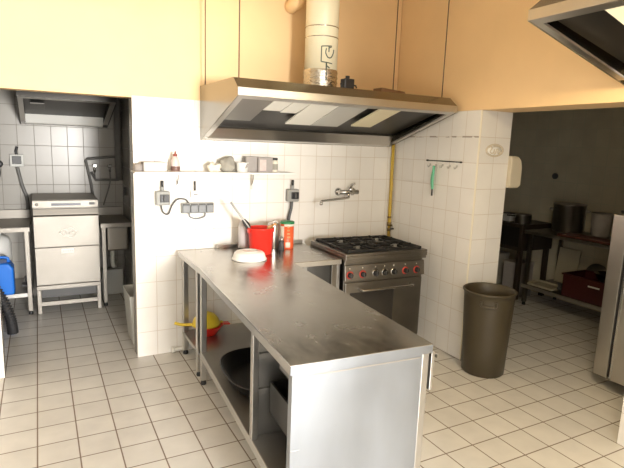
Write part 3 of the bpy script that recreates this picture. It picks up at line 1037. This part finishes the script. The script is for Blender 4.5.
t = thing('spray_bottle', 'frosted grey bottle standing behind left of the red bucket', 'bottle', (0.803, -0.175, WZ))
MB().lathe([(0, 0), (0.042, 0), (0.045, 0.006), (0.045, 0.19), (0.036, 0.222), (0.016, 0.238), (0.014, 0.25), (0, 0.25)], 'greybottle').build('bottle_body', t)
MB().lathe([(0.0455, 0.004), (0.0465, 0.006), (0.0465, 0.02), (0.0455, 0.022)], 'black').build('base_ring', t)
t = thing('metal_canister', 'slim brushed metal canister between red bucket and orange tin', 'canister', (1.066, -0.16, WZ))
MB().lathe([(0, 0), (0.045, 0), (0.047, 0.004), (0.047, 0.19), (0.043, 0.205), (0, 0.207)], 'steel').build('can_body', t)
MB().tube(spline([(-0.01, -0.01, 0.204), (0.0, -0.012, 0.222), (0.02, -0.015, 0.224), (0.03, -0.018, 0.206)], 5), 0.004, 'steel', 6).build('lid_grip', t)
t = thing('food_tin', 'orange red food tin with green lid on the worktop', 'tin', (1.172, -0.20, WZ))
b = MB()
b.lathe([(0, 0), (0.055, 0), (0.056, 0.004), (0.056, 0.206), (0, 0.208)], 'orange', n=32)
b.build('tin_body', t)
MB().lathe([(0, 0.208), (0.059, 0.204), (0.060, 0.208), (0.060, 0.220), (0.055, 0.224), (0, 0.224)], 'green_d', n=32).build('lid', t)
b = MB()
rr = 0.0566


def on_tin(a, z, e=0.0):
    return ((rr + e) * math.cos(a), (rr + e) * math.sin(a), z)


def patch(b, a0, a1, z0, z1, m, e=0.0003):
    n = 10
    v, f = [], []
    for k in range(n + 1):
        a = a0 + (a1 - a0) * k / n
        v += [on_tin(a, z0, e), on_tin(a, z1, e), on_tin(a, z1, -0.001), on_tin(a, z0, -0.001)]
    for k in range(n):
        p = 4 * k
        f += [(p, p + 4, p + 5, p + 1), (p + 1, p + 5, p + 6, p + 2), (p + 3, p + 2, p + 6, p + 7), (p, p + 3, p + 7, p + 4)]
    b._faces(v, f, m, True)


F0 = -PI / 2 - 0.42
patch(b, F0 - 1.25, F0 - 0.45, 0.012, 0.185, 'label_w')
patch(b, F0 - 0.45, F0 + 1.3, 0.185, 0.204, 'label_w')
patch(b, F0 - 0.2, F0 + 0.5, 0.012, 0.055, 'label_w', 0.0006)
for k in range(4):
    patch(b, F0 + 0.02, F0 + 0.5 - 0.06 * k, 0.09 + 0.028 * k, 0.104 + 0.028 * k, 'tan', 0.0006)
patch(b, F0 - 1.0, F0 - 0.6, 0.05, 0.10, 'green_d', 0.0006)
b.build('paper_label', t)
t = thing('pepper_mill', 'small dark bottle cluster cap in front of the metal canister', 'bottle', (1.098, -0.255, WZ))
t['label'] = 'small black topped shaker in front of the metal canister'
t['category'] = 'shaker'
MB().lathe([(0, 0), (0.024, 0), (0.026, 0.004), (0.020, 0.045), (0.024, 0.07), (0, 0.074)], 'dgrey').build('shaker_body', t)
MB().lathe([(0, 0.074), (0.02, 0.074), (0.021, 0.09), (0.010, 0.104), (0, 0.105)], 'steel').build('cap', t)
t.name = 'salt_shaker'

# ------------------------------------------------------------------ gas stove
SX0, SW, SD, STZ = 1.4217, 0.765, 0.62, 0.888
stove = thing('gas_stove', 'stainless four burner gas stove with oven against tiled pillar', 'stove', (SX0, -0.15, 0), math.radians(-2.0))
b = MB()
b.box(0.012, SW - 0.012, -SD + 0.04, -0.01, 0.12, STZ - 0.05, 'steel_stove')
b.build('body', stove, bevel=0.003)
b = MB()
b.box(0, SW, -SD, 0, STZ - 0.05, STZ - 0.02, 'steel_stove')
for a in ((0, SW, -SD, -SD + 0.035), (0, SW, -0.03, 0), (0, 0.03, -SD + 0.035, -0.03), (SW - 0.03, SW, -SD + 0.035, -0.03)):
    b.box(*a, STZ - 0.02, STZ, 'steel_stove')
b.build('hob_top', stove, bevel=0.004)
MB().box(0.03, SW - 0.03, -SD + 0.035, -0.03, STZ - 0.02, STZ - 0.014, 'dark_steel').build('spill_tray', stove)
for i in range(2):
    for j in range(2):
        cx, cy = 0.205 + i * 0.355, -0.172 - j * 0.275
        bu = MB()
        bu.lathe([(0, 0), (0.060, 0), (0.062, 0.006), (0.055, 0.014), (0.03, 0.016), (0, 0.016)], 'iron', (cx, cy, STZ - 0.014))
        bo = bu.build('burner', stove)
        MB().lathe([(0, 0.016), (0.042, 0.016), (0.046, 0.020), (0.040, 0.027), (0, 0.029)], 'filter', (cx, cy, STZ - 0.014)).build('burner_cap', bo)
        g = MB()
        hx, hy, z = 0.162, 0.125, STZ + 0.016
        for s in (-1, 1):
            g.box(cx - hx, cx + hx, cy + s * hy - 0.008, cy + s * hy + 0.008, z - 0.014, z + 0.004, 'iron')
            g.box(cx + s * hx - 0.008, cx + s * hx + 0.008, cy - hy, cy + hy, z - 0.014, z + 0.004, 'iron')
            g.box(min(cx + s * 0.045, cx + s * hx), max(cx + s * 0.045, cx + s * hx), cy - 0.007, cy + 0.007, z - 0.008, z + 0.010, 'iron')
            g.box(cx - 0.007, cx + 0.007, min(cy + s * 0.04, cy + s * hy), max(cy + s * 0.04, cy + s * hy), z - 0.008, z + 0.010, 'iron')
            for q in (-1, 1):
                g.box(cx + s * hx - 0.010, cx + s * hx + 0.010, cy + q * hy - 0.010, cy + q * hy + 0.010, STZ - 0.014, z + 0.004, 'iron')
                a, c = Vector((cx + s * hx, cy + q * hy, z)), Vector((cx + s * 0.05, cy + q * 0.045, z + 0.004))
                g.tube([a, c], 0.008, 'iron', 6)
        g.build('pan_grate', stove, bevel=0.002)
b = MB()
b.box(0.0, SW, -SD + 0.012, -SD + 0.03, STZ - 0.075, STZ - 0.05, 'steel_stove')
b.build('front_rail', stove, bevel=0.003)
b = MB()
b.prism([(-SD + 0.022, 0.795), (-SD + 0.008, 0.675), (-SD + 0.05, 0.675), (-SD + 0.05, 0.795)], 0, 0.008, SW - 0.008, 'steel_stove')
b.build('control_panel', stove, bevel=0.003)
ks = [(0.048, 'red_ring'), (0.163, 'red_ring'), (0.280, 'chrome'), (0.366, 'chrome'), (0.453, 'chrome'), (0.565, 'red_ring'), (0.676, 'red_ring')]
for x, m in ks:
    yk = -SD + 0.014
    k = MB()
    k.lathe([(0.022, 0), (0.030, 0), (0.031, 0.004), (0.024, 0.008), (0.022, 0.004)], m, (x, yk, 0.722), 20, axis=1)
    kr = k.build('knob', stove)
    k = MB()
    k.lathe([(0, 0), (0.022, 0.0), (0.020, 0.026), (0, 0.028)], 'black', (x, yk, 0.722), 20, axis=1)
    k.box(x - 0.004, x + 0.004, yk - 0.034, yk - 0.024, 0.704, 0.740, 'dgrey')
    k.build('knob_grip', kr, bevel=0.001)
    k = MB()
    k.lathe([(0, 0), (0.005, 0), (0.005, 0.003), (0, 0.004)], 'label_w', (x, yk + 0.004, 0.772), 10, axis=1)
    k.build('indicator_dot', stove)
b = MB()
b.box(0.02, SW - 0.02, -SD + 0.022, -SD + 0.045, 0.155, 0.655, 'steel_stove')
od = b.build('oven_door', stove, bevel=0.006)
MB().box(0.06, 0.47, -SD + 0.019, -SD + 0.0225, 0.20, 0.575, 'reflect_d').build('door_reflection', od, bevel=0.002)  # dark left part of the door, a reflection painted as a plate
b = MB()
b.tube(spline([(0.14, -SD + 0.022, 0.600), (0.145, -SD - 0.02, 0.600), (0.17, -SD - 0.028, 0.600), (0.40, -SD - 0.028, 0.602), (0.60, -SD - 0.028, 0.604), (0.625, -SD - 0.02, 0.604), (0.63, -SD + 0.022, 0.604)], 5), 0.010, 'chrome', 10)
b.build('door_handle', od)
for x in (0.05, SW - 0.05):
    for y in (-SD + 0.08, -0.07):
        MB().lathe([(0, 0), (0.025, 0), (0.025, 0.01), (0.018, 0.02), (0.018, 0.125), (0, 0.125)], 'steel_stove', (x, y, 0), 14).build('leg', stove)

# ------------------------------------------------------------------ waste bin
t = thing('waste_bin', 'tall olive brown plastic waste bin at the pillar end', 'bin', (2.385, -1.283, 0), 0.15)
b = MB()
b.lathe([(0, 0.004), (0.150, 0.0), (0.158, 0.008), (0.166, 0.20), (0.186, 0.60), (0.190, 0.64), (0.198, 0.645), (0.199, 0.655), (0.192, 0.660), (0.184, 0.652), (0.176, 0.58), (0.156, 0.06), (0.15, 0.02), (0, 0.018)], 'bin', n=48)
b.build('bin_body', t)
for a in (-2.55, 0.59):
    g = MB()
    c, s = math.cos(a), math.sin(a)
    pts = [((0.190) * math.cos(a + q), 0.190 * math.sin(a + q), 0.575 + dz) for q, dz in ((-0.28, 0.03), (-0.26, -0.005), (0, -0.012), (0.26, -0.005), (0.28, 0.03))]
    g.tube(spline(pts, 5), 0.009, 'bin', 8)
    g.build('handle', t)

# ------------------------------------------------------------------ alcove with the dishwasher
dw = thing('dishwasher', 'stainless hood front dishwasher on a leg stand in the alcove', 'dishwasher', (-0.405, 1.37, 0))
HW = 0.285
b = MB()
b.box(-HW, HW, 0.03, 0.60, 0.275, 1.105, 'steel_dw')
b.build('cabinet_body', dw, bevel=0.006)
cp = MB().box(-HW, HW, 0.0, 0.03, 1.028, 1.098, 'steel_dw').build('control_panel', dw, bevel=0.004)
MB().box(-0.125, 0.128, -0.002, 0.002, 1.048, 1.072, 'display').build('display_strip', cp)
MB().box(0.20, 0.25, -0.003, 0.002, 1.052, 1.076, 'dgrey').build('power_button', cp, bevel=0.001)
MB().lathe([(0, 0), (0.012, 0), (0.012, 0.006), (0, 0.008)], 'steel_d', (-0.245, 0.0, 1.062), 14, axis=1).build('dial', cp)
b = MB()
b.prism([(0.03, 0.655), (0.0, 0.655), (0.0, 0.945), (-0.012, 0.965), (0.004, 1.02), (0.03, 1.02)], 0, -HW + 0.003, HW - 0.003, 'steel_dw')
door = b.build('door', dw, bevel=0.003)
b = MB()
pts = [(0.070 * math.cos(a) * (1 + 0.12 * math.cos(6 * a)), -0.001, 0.795 + 0.042 * math.sin(a) * (1 + 0.2 * math.cos(5 * a))) for a in [2 * PI * k / 60 for k in range(60)]]
b.tube(pts, 0.004, 'steel_band', 6, closed=True)
for p in ([(-0.045, 0.79), (-0.03, 0.81), (-0.02, 0.785), (-0.03, 0.775)], [(-0.012, 0.80), (-0.005, 0.78), (0.008, 0.80)], [(0.018, 0.78), (0.022, 0.805), (0.035, 0.79), (0.045, 0.80)]):
    b.tube(spline([(x, -0.001, z) for x, z in p], 5), 0.0035, 'steel_band', 6)
eb = b.build('embossed_badge', door)
eb.location = (0.012, 0, -0.005)
lp = MB().box(-HW + 0.003, HW - 0.003, 0.004, 0.03, 0.285, 0.648, 'steel_dw').build('lower_panel', dw, bevel=0.004)
b = MB()
b.box(-0.058, 0.052, 0.0015, 0.004, 0.588, 0.632, 'white')
for k, (a, c) in enumerate(((-0.048, -0.03), (-0.026, -0.012), (-0.008, 0.008), (0.012, 0.026), (0.030, 0.044))):
    b.box(a, c, 0.001, 0.0015, 0.600, 0.618, 'lgrey_pl')
b.build('name_plate', lp)
st = MB()
st.box(-HW, HW, 0.02, 0.05, 0.235, 0.275, 'steel_dw')
st.box(-HW, HW, 0.56, 0.60, 0.235, 0.275, 'steel_dw')
st.box(-HW, -HW + 0.03, 0.05, 0.56, 0.235, 0.275, 'steel_dw')
st.box(HW - 0.03, HW, 0.05, 0.56, 0.235, 0.275, 'steel_dw')
st.build('stand_frame', dw, bevel=0.003)
MB().box(-HW + 0.035, HW - 0.035, 0.022, 0.045, 0.075, 0.115, 'steel_dw').build('stand_rail', dw, bevel=0.003)
MB().box(-HW + 0.04, HW - 0.04, 0.045, 0.10, 0.150, 0.235, 'dgrey').build('sump_tray', dw, bevel=0.003)
for x in (-HW + 0.02, HW - 0.02):
    for y in (0.035, 0.58):
        b = MB()
        b.box(x - 0.018, x + 0.018, y - 0.018, y + 0.018, 0.0, 0.235, 'steel_dw')
        b.build('leg', dw, bevel=0.003)


def alcove_table(root, W, D, H, left_leg, right_leg, shelf):
    b = MB()
    b.box(0, W, 0, D, H - 0.004, H, 'steel_dw')
    b.box(0, W, 0, 0.004, H - 0.045, H - 0.004, 'steel_dw')
    b.box(0, 0.004, 0, D, H - 0.045, H - 0.004, 'steel_dw')
    b.box(W - 0.004, W, 0, D, H - 0.045, H - 0.004, 'steel_dw')
    b.build('tabletop', root, bevel=0.0015)
    MB().box(0, W, D - 0.015, D, H, H + 0.09, 'steel_dw').build('splashback', root, bevel=0.003)
    for f, x in ((left_leg, 0.03), (right_leg, W - 0.03)):
        if f:
            for y in (0.03, D - 0.04):
                leg(root, x, y, H - 0.004, m='steel_dw')
    if shelf:
        MB().box(0.01, W - 0.01, 0.015, D - 0.02, 0.175, 0.215, 'steel_d').build('undershelf', root, bevel=0.003)


t = thing('drying_table', 'stainless table with blue can below, left of the dishwasher', 'worktable', (-1.55, 1.40, 0))
alcove_table(t, 0.832, 0.62, 0.85, True, True, True)
t = thing('sink_table', 'stainless sink table in dark corner right of the dishwasher', 'worktable', (-0.105, 1.42, 0))
alcove_table(t, 0.29, 0.61, 0.856, True, False, False)
b = MB()
b.box(0.06, 0.27, 0.05, 0.50, 0.56, 0.811, 'steel_dw')
b.build('sink_basin', t, bevel=0.02, seg=3)
MB().tube(spline([(0.12, 0.15, 0.56), (0.12, 0.15, 0.42), (0.14, 0.18, 0.37), (0.16, 0.25, 0.40), (0.16, 0.35, 0.38), (0.16, 0.55, 0.38)], 5), 0.022, 'lgrey_pl', 12).build('drain_trap', t)
o = MB().box(-0.11, 0.11, -0.05, 0.05, 0, 0.28, 'lgrey_pl').build('waste_tank', bevel=0.012, loc=(0.04, 1.88, 0.0))
tag(o, 'grey tank on the floor under the sink table', 'tank')

t = thing('jerry_can', 'blue plastic jerry can on the low shelf left of dishwasher', 'jerry can', (-1.005, 1.49, 0.2158))
b = MB()
b.prism([(-0.13, 0), (0.13, 0), (0.135, 0.02), (0.135, 0.25), (0.10, 0.305), (-0.10, 0.305), (-0.135, 0.25), (-0.135, 0.02)], 1, -0.11, 0.11, 'blue')
b.build('can_body', t, bevel=0.022, seg=3)
b = MB()
b.tube(spline([(-0.04, 0, 0.30), (-0.035, 0, 0.335), (0.03, 0, 0.345), (0.085, 0, 0.335), (0.095, 0, 0.298)], 5), 0.014, 'blue', 10)
b.build('handle', t)
MB().cyl((-0.085, 0, 0.300), 0.028, 0.035, 'blue', n=18).build('screw_cap', t)
t = thing('white_canister', 'tall white canister standing behind blue jerry can on the shelf', 'canister', (-1.02, 1.86, 0.2158))
MB().lathe([(0, 0), (0.12, 0), (0.125, 0.01), (0.125, 0.42), (0.11, 0.47), (0.05, 0.50), (0, 0.50)], 'white').build('can_body', t)
MB().cyl((0, 0, 0.50), 0.045, 0.04, 'white').build('lid', t)
t = thing('dish_brush', 'dark brush lying on the low shelf beside blue jerry can', 'brush', (-0.79, 1.62, 0.2158))
MB().box(-0.03, 0.03, -0.05, 0.05, 0.02, 0.045, 'dgrey').build('bristle_head', t, bevel=0.008)
MB().tube([(0, 0.04, 0.035), (0.0, 0.22, 0.06)], 0.009, 'grey_pl', 8).build('handle', t)

# corrugated drain hose hanging into view beside the left jamb
hs = [(-1.40, 0.99, 0.63), (-1.18, 0.95, 0.58), (-1.03, 0.90, 0.48), (-0.945, 0.87, 0.34), (-0.895, 0.86, 0.19), (-0.880, 0.86, 0.075), (-0.878, 0.86, 0.028)]
path = spline(hs, 26)
b = MB()
b.tube(path, 0.04, 'rubber', 14, radii=[0.038 + 0.005 * (1 if k % 4 < 2 else -1) for k in range(len(path))])
o = b.build('drain_hose')
tag(o, 'black corrugated drain hose curving down onto the alcove floor', 'hose')

# alcove wall fittings
t = thing('isolator_switch', 'grey square switch on the alcove tiles left of the dishwasher hood', 'switch', (-0.808, 2.048, 1.435))
MB().box(-0.062, 0.062, -0.05, 0, -0.06, 0.062, 'lgrey_pl').build('housing', t, bevel=0.006)
MB().box(-0.04, 0.04, -0.062, -0.05, -0.032, 0.045, 'black').build('switch_plate', t, bevel=0.003)
MB().tube(spline([(0, -0.03, 0.06), (-0.003, -0.03, 0.10), (0.01, -0.03, 0.14)], 4), 0.012, 'black', 8).build('cable_gland', t)
MB().tube(spline([(0.0, -0.03, -0.06), (0.01, -0.03, -0.12), (0.035, -0.03, -0.25), (0.07, -0.03, -0.38), (0.075, -0.03, -0.50)], 6), 0.017, 'pipe_grey', 10).build('cable', t)
t = thing('power_plug', 'round black plug with hanging cable beside the grey alcove switch', 'plug', (-0.965, 2.048, 1.40))
MB().cyl((0, 0, 0), 0.036, 0.045, 'black', axis=1, n=20).build('plug_body', t)
MB().tube(spline([(0.0, -0.03, -0.03), (0.004, -0.03, -0.08), (-0.004, -0.025, -0.13)], 4), 0.009, 'black', 8).build('cable', t)
for x, lab in ((-0.085, 'left chrome stop valve on dark alcove wall, by the pipe loop'), (0.065, 'right chrome stop valve on dark alcove wall, nearer the corner')):
    t = thing('stop_valve', lab, 'valve', (x, 2.048, 1.39), 0, None)
    b = MB()
    b.lathe([(0, 0), (0.022, 0), (0.022, 0.006), (0.012, 0.012), (0.012, 0.06), (0, 0.06)], 'chrome', (0, 0, 0), 14, axis=1)
    b.tube([(0, -0.05, 0.0), (0, -0.05, -0.06)], 0.012, 'chrome', 10)
    b.build('valve_body', t)
    MB().box(-0.02, 0.02, -0.075, -0.058, -0.012, 0.022, 'chrome').build('handle', t, bevel=0.005)
    MB().tube(spline([(0, -0.05, -0.055), (0.002, -0.05, -0.16), (-0.03, -0.05, -0.28), (-0.075, -0.05, -0.42)] if x > 0 else [(0, -0.05, -0.055), (0.0, -0.05, -0.09), (0, -0.05, -0.14)], 5), 0.008, 'pipe_grey', 8).build('hose', t)
b = MB()
b.tube([(0.155, 1.985, 2.44), (0.155, 1.99, 1.5), (0.155, 1.985, 1.24)], 0.035, 'pipe_grey', 12)
b.tube([(0.155, 1.995, 1.50), (-0.16, 2.02, 1.465), (-0.17, 2.02, 1.45), (-0.125, 2.02, 1.20), (-0.10, 2.02, 0.96)], 0.014, 'pipe_grey', 8)
b.tube([(0.155, 2.0, 1.245), (0.12, 2.03, 1.243), (-0.08, 2.03, 1.24), (-0.12, 2.03, 1.33)], 0.014, 'pipe_grey', 8)
o = b.build('water_pipe')
tag(o, 'dark grey water pipe loop in the alcove corner', 'pipe')
o = MB().box(-0.025, 0, -0.045, 0.045, -0.04, 0.04, 'black').build('wall_socket', bevel=0.005, loc=(0.199, 1.80, 1.14))
tag(o, 'little black socket on the dark right alcove wall', 'socket')

# white bin tucked behind the jamb
t = thing('waste_paper_bin', 'pale tapered bin half hidden behind the alcove jamb', 'bin', (0.095, 0.42, 0))
b = MB()
v = []
for z, kx, ky in ((0, 0.085, 0.15), (0.43, 0.112, 0.19)):
    v += [(-kx, -ky, z), (kx * 0.85, -ky, z), (kx * 0.85, ky, z), (-kx, ky, z)]
for z, kx, ky in ((0.43, 0.106, 0.184), (0.012, 0.079, 0.144)):
    v += [(-kx, -ky, z), (kx * 0.85, -ky, z), (kx * 0.85, ky, z), (-kx, ky, z)]
f = [(3, 2, 1, 0)]
for r_ in range(3):
    for k in range(4):
        f.append((r_ * 4 + k, r_ * 4 + (k + 1) % 4, r_ * 4 + 4 + (k + 1) % 4, r_ * 4 + 4 + k))
f.append((12, 13, 14, 15))
b._faces(v, f, 'lgrey_pl')
b.build('bin_body', t, bevel=0.004)

# ------------------------------------------------------------------ side room
t = thing('steel_worktable', 'dark stainless worktable with lower shelf in the side room', 'worktable', (4.14, 0, 0))
Y0, Y1 = -1.75, -0.12
b = MB()
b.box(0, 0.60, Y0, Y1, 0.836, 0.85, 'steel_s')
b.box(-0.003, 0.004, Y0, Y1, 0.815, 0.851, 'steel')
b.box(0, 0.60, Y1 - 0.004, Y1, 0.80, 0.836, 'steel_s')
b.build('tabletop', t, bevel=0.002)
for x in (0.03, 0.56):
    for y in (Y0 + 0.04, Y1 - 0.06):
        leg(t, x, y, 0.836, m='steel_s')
b = MB()
b.box(0.005, 0.59, Y0 + 0.02, Y1 - 0.02, 0.225, 0.24, 'steel_s')
b.box(0.0, 0.006, Y0 + 0.02, Y1 - 0.02, 0.20, 0.241, 'steel')
b.build('undershelf', t, bevel=0.002)

t = thing('cutting_board', 'dark red cutting board lying along the side room table', 'board', (4.265, -0.92, 0.8505))
MB().box(-0.10, 0.10, -0.62, 0.42, 0, 0.022, 'maroon_d').build('board_slab', t, bevel=0.006)
MB().box(-0.09, -0.07, -0.58, -0.48, 0.022, 0.024, 'dark_steel').build('grip_slot', t)


def stockpot(name, label, x, y, z, r, h, m, lid=None):
    t = thing(name, label, 'pot', (x, y, z))
    b = MB()
    b.lathe([(0, 0), (r * 0.95, 0), (r, 0.012), (r, h - 0.006), (r + 0.007, h), (r + 0.004, h + 0.004), (r - 0.004, h), (r - 0.006, 0.014), (0, 0.010)], m, n=40)
    b.build('pot_body', t)
    for a in (0.5 + PI / 2, 0.5 - PI / 2):
        c, s = math.cos(a), math.sin(a)
        pts = [Vector((c * r - s * q, s * r + c * q, h * 0.78)) + Vector((c, s, 0)) * e for q, e in ((-0.05, 0), (-0.045, 0.035), (0.045, 0.035), (0.05, 0))]
        MB().tube(spline(pts, 5), 0.007, m, 8).build('handle', t)
    if lid:
        b = MB()
        b.lathe([(0, h + 0.055), (r * 0.4, h + 0.045), (r * 0.9, h + 0.018), (r + 0.006, h + 0.008), (r + 0.006, h + 0.003), (r * 0.9, h + 0.010), (0, h + 0.045)], lid, n=40)
        b.tube(spline([(-0.04, 0, h + 0.05), (-0.03, 0, h + 0.085), (0.03, 0, h + 0.085), (0.04, 0, h + 0.05)], 5), 0.007, m, 8)
        b.build('lid', t)
    return t


stockpot('stock_pot', 'shiny deep steel stock pot at left of the side room table', 4.57, -0.33, 0.851, 0.165, 0.30, 'steel')
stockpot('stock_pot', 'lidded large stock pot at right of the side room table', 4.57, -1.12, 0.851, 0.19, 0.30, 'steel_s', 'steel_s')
o = MB().lathe([(0, 0), (0.085, 0), (0.09, 0.01), (0.105, 0.24), (0.10, 0.245), (0.085, 0.02), (0, 0.02)], 'card').build('plastic_bucket', loc=(4.60, -0.69, 0.851))
tag(o, 'grey bucket between the two stock pots in the side room', 'bucket')
crumple('paper_bag', 'pale crumpled bag in front of the lidded stock pot', 'bag', (4.27, -1.24, 0.8735), 0.06, 0.07, 0.24, 'card', 0.12, 11)

t = thing('low_cabinet', 'dark low cupboard in the side room behind the bin', 'cupboard', (4.20, 0.36, 0))
b = MB()
b.box(0, 0.53, -0.40, 0.42, 0.58, 0.885, 'cab')
b.build('cupboard_body', t, bevel=0.006)
for x in (0.04, 0.49):
    for y in (-0.36, 0.38):
        MB().box(x - 0.025, x + 0.025, y - 0.025, y + 0.025, 0, 0.58, 'cab').build('leg', t, bevel=0.003)
MB().box(-0.006, 0.0, -0.36, 0.38, 0.62, 0.85, 'dark_steel').build('drawer_front', t, bevel=0.003)
t = thing('saucepan', 'small steel saucepan on the low dark cupboard', 'pan', (4.33, 0.08, 0.886))
MB().lathe([(0, 0), (0.085, 0), (0.09, 0.008), (0.09, 0.10), (0.095, 0.104), (0.086, 0.102), (0.084, 0.01), (0, 0.008)], 'steel').build('pan_body', t)
MB().tube([(-0.088, 0.02, 0.085), (-0.20, 0.06, 0.095)], 0.008, 'black', 8).build('handle', t)
t = thing('food_container', 'small pale container beside the saucepan on low cupboard', 'container', (4.32, 0.27, 0.886))
MB().box(-0.05, 0.05, -0.05, 0.05, 0, 0.09, 'lgrey_pl').build('box_body', t, bevel=0.008)
MB().box(-0.053, 0.053, -0.053, 0.053, 0.09, 0.10, 'dgrey').build('lid', t, bevel=0.003)
for y, m, h, lab in ((0.13, 'card', 0.42, 'grey upright box under the low cupboard, nearer the worktable'), (0.50, 'paper', 0.46, 'grey upright box under the low cupboard, nearer the pillar')):
    t = thing('storage_box', lab, 'box', (4.40, y, 0), 0, None)
    MB().box(-0.13, 0.13, -0.11, 0.11, 0, h - 0.03, m).build('box_body', t, bevel=0.006)
    MB().box(-0.135, 0.135, -0.115, 0.115, h - 0.03, h, m).build('lid', t, bevel=0.004)

SH = 0.2408
o = MB().box(-0.012, 0.012, -0.13, 0.13, 0, 0.40, 'dim').build('chopping_board', bevel=0.006, loc=(4.62, -0.33, SH), rot=(0, 0.14, 0))
tag(o, 'cream chopping board leaning upright on the side room lower shelf', 'board')
t = thing('oven_tray', 'pale flat tray at left end of the side room lower shelf', 'tray', (4.29, -0.34, SH))
b = MB()
b.box(-0.12, 0.12, -0.17, 0.17, 0, 0.004, 'dim')
for a in ((-0.12, -0.116, -0.17, 0.17), (0.116, 0.12, -0.17, 0.17), (-0.12, 0.12, -0.17, -0.166), (-0.12, 0.12, 0.166, 0.17)):
    b.box(*a, 0, 0.025, 'dim')
b.build('tray_body', t, bevel=0.001)
o = crumple('tea_towel', 'dark crumpled cloth on the shelf between tray and red crate', 'cloth', (4.31, -0.57, SH), 0.09, 0.055, 0.10, 'dgrey', 0.2, 21)
t = thing('storage_crate', 'dark red storage crate on the side room lower shelf', 'crate', (4.33, -0.99, SH))
b = MB()
b.box(-0.17, 0.17, -0.34, 0.34, 0, 0.01, 'maroon')
for a in ((-0.18, -0.168, -0.35, 0.35), (0.168, 0.18, -0.35, 0.35), (-0.18, 0.18, -0.35, -0.338), (-0.18, 0.18, 0.338, 0.35)):
    b.box(*a, 0, 0.24, 'maroon')
for a in ((-0.195, -0.165, -0.36, 0.36), (0.165, 0.195, -0.36, 0.36), (-0.19, 0.19, -0.365, -0.338), (-0.19, 0.19, 0.338, 0.365)):
    b.box(*a, 0.225, 0.24, 'maroon')
b.build('crate_body', t, bevel=0.003)
MB().box(-0.198, -0.194, -0.06, 0.06, 0.165, 0.18, 'lgrey_pl').build('label_strip', t)
t = thing('pan_lid', 'round pan lid standing upright behind the red crate', 'lid', (4.665, -0.68, SH), 0)
b = MB()
b.lathe([(0, 0.035), (0.07, 0.030), (0.135, 0.012), (0.145, 0.004), (0.15, 0), (0.135, 0.006), (0, 0.026)], 'steel_s', (0, 0, 0.1505), 36, axis=0)
o = b.build('lid_disc', t)
for v in o.data.vertices:
    v.co.x = -v.co.x
MB().tube(spline([(-0.03, -0.03, 0.15), (-0.06, -0.02, 0.15), (-0.06, 0.02, 0.15), (-0.03, 0.03, 0.15)], 5), 0.006, 'black', 8).build('grip', t)
t = thing('steel_bowl', 'shiny steel bowl leaning in the dark red crate', 'bowl', (4.33, -1.02, SH + 0.012))
b = MB()
b.lathe([(0, 0.19), (0.06, 0.192), (0.11, 0.225), (0.14, 0.285), (0.145, 0.288), (0.136, 0.285), (0.105, 0.232), (0.06, 0.20), (0, 0.198)], 'chrome', n=40)
o = b.build('bowl_body', t)
MB().lathe([(0, 0), (0.11, 0), (0.12, 0.01), (0.12, 0.185), (0, 0.19)], 'steel_s').build('pot_below', t)

# fridge beyond the opening
fr = thing('steel_fridge', 'low stainless refrigerator at the right edge of the opening', 'refrigerator', (2.978, 0, 0))
FT = 1.285
b = MB()
b.box(0.02, 0.62, -2.62, -1.795, 0.09, FT, 'steel_band')
b.build('cabinet_body', fr, bevel=0.004)
MB().box(0, 0.02, -1.900, -1.795, 0.09, FT, 'steel_band').build('side_stile', fr, bevel=0.003)
MB().box(0.012, 0.024, -1.945, -1.900, 0.10, FT - 0.03, 'black').build('door_gasket', fr)
d = MB().box(-0.035, 0.004, -2.60, -1.945, 0.10, FT - 0.02, 'steel_band').build('door', fr, bevel=0.006)
MB().box(-0.040, -0.034, -1.956, -1.943, 0.10, FT - 0.02, 'chrome').build('edge_trim', d)
MB().tube(spline([(-0.034, -2.50, 0.85), (-0.08, -2.50, 0.85), (-0.08, -2.50, 0.60), (-0.034, -2.50, 0.60)], 4), 0.01, 'chrome', 8).build('door_handle', d)
for x in (0.14, 0.56):
    for y in (-2.50, -2.0):
        MB().lathe([(0, 0), (0.022, 0), (0.022, 0.01), (0.014, 0.02), (0.014, 0.09), (0, 0.09)], 'dgrey', (x, y, 0), 12).build('leg', fr)
t = thing('salt_dish', 'small white dish sitting on top of the low refrigerator', 'dish', (3.08, -1.91, FT + 0.0005))
MB().lathe([(0, 0), (0.028, 0), (0.04, 0.016), (0.044, 0.018), (0.026, 0.006), (0, 0.005)], 'white').build('dish_body', t)
MB().lathe([(0, 0.006), (0.024, 0.008), (0.012, 0.022), (0, 0.026)], 'white').build('salt_heap', t)
o = MB().cyl((0, 0, 0), 0.035, -0.02, 'dgrey', axis=0).build('wall_outlet', loc=(4.749, 0.03, 1.437))
tag(o, 'dark round outlet high on the side room wall', 'outlet')
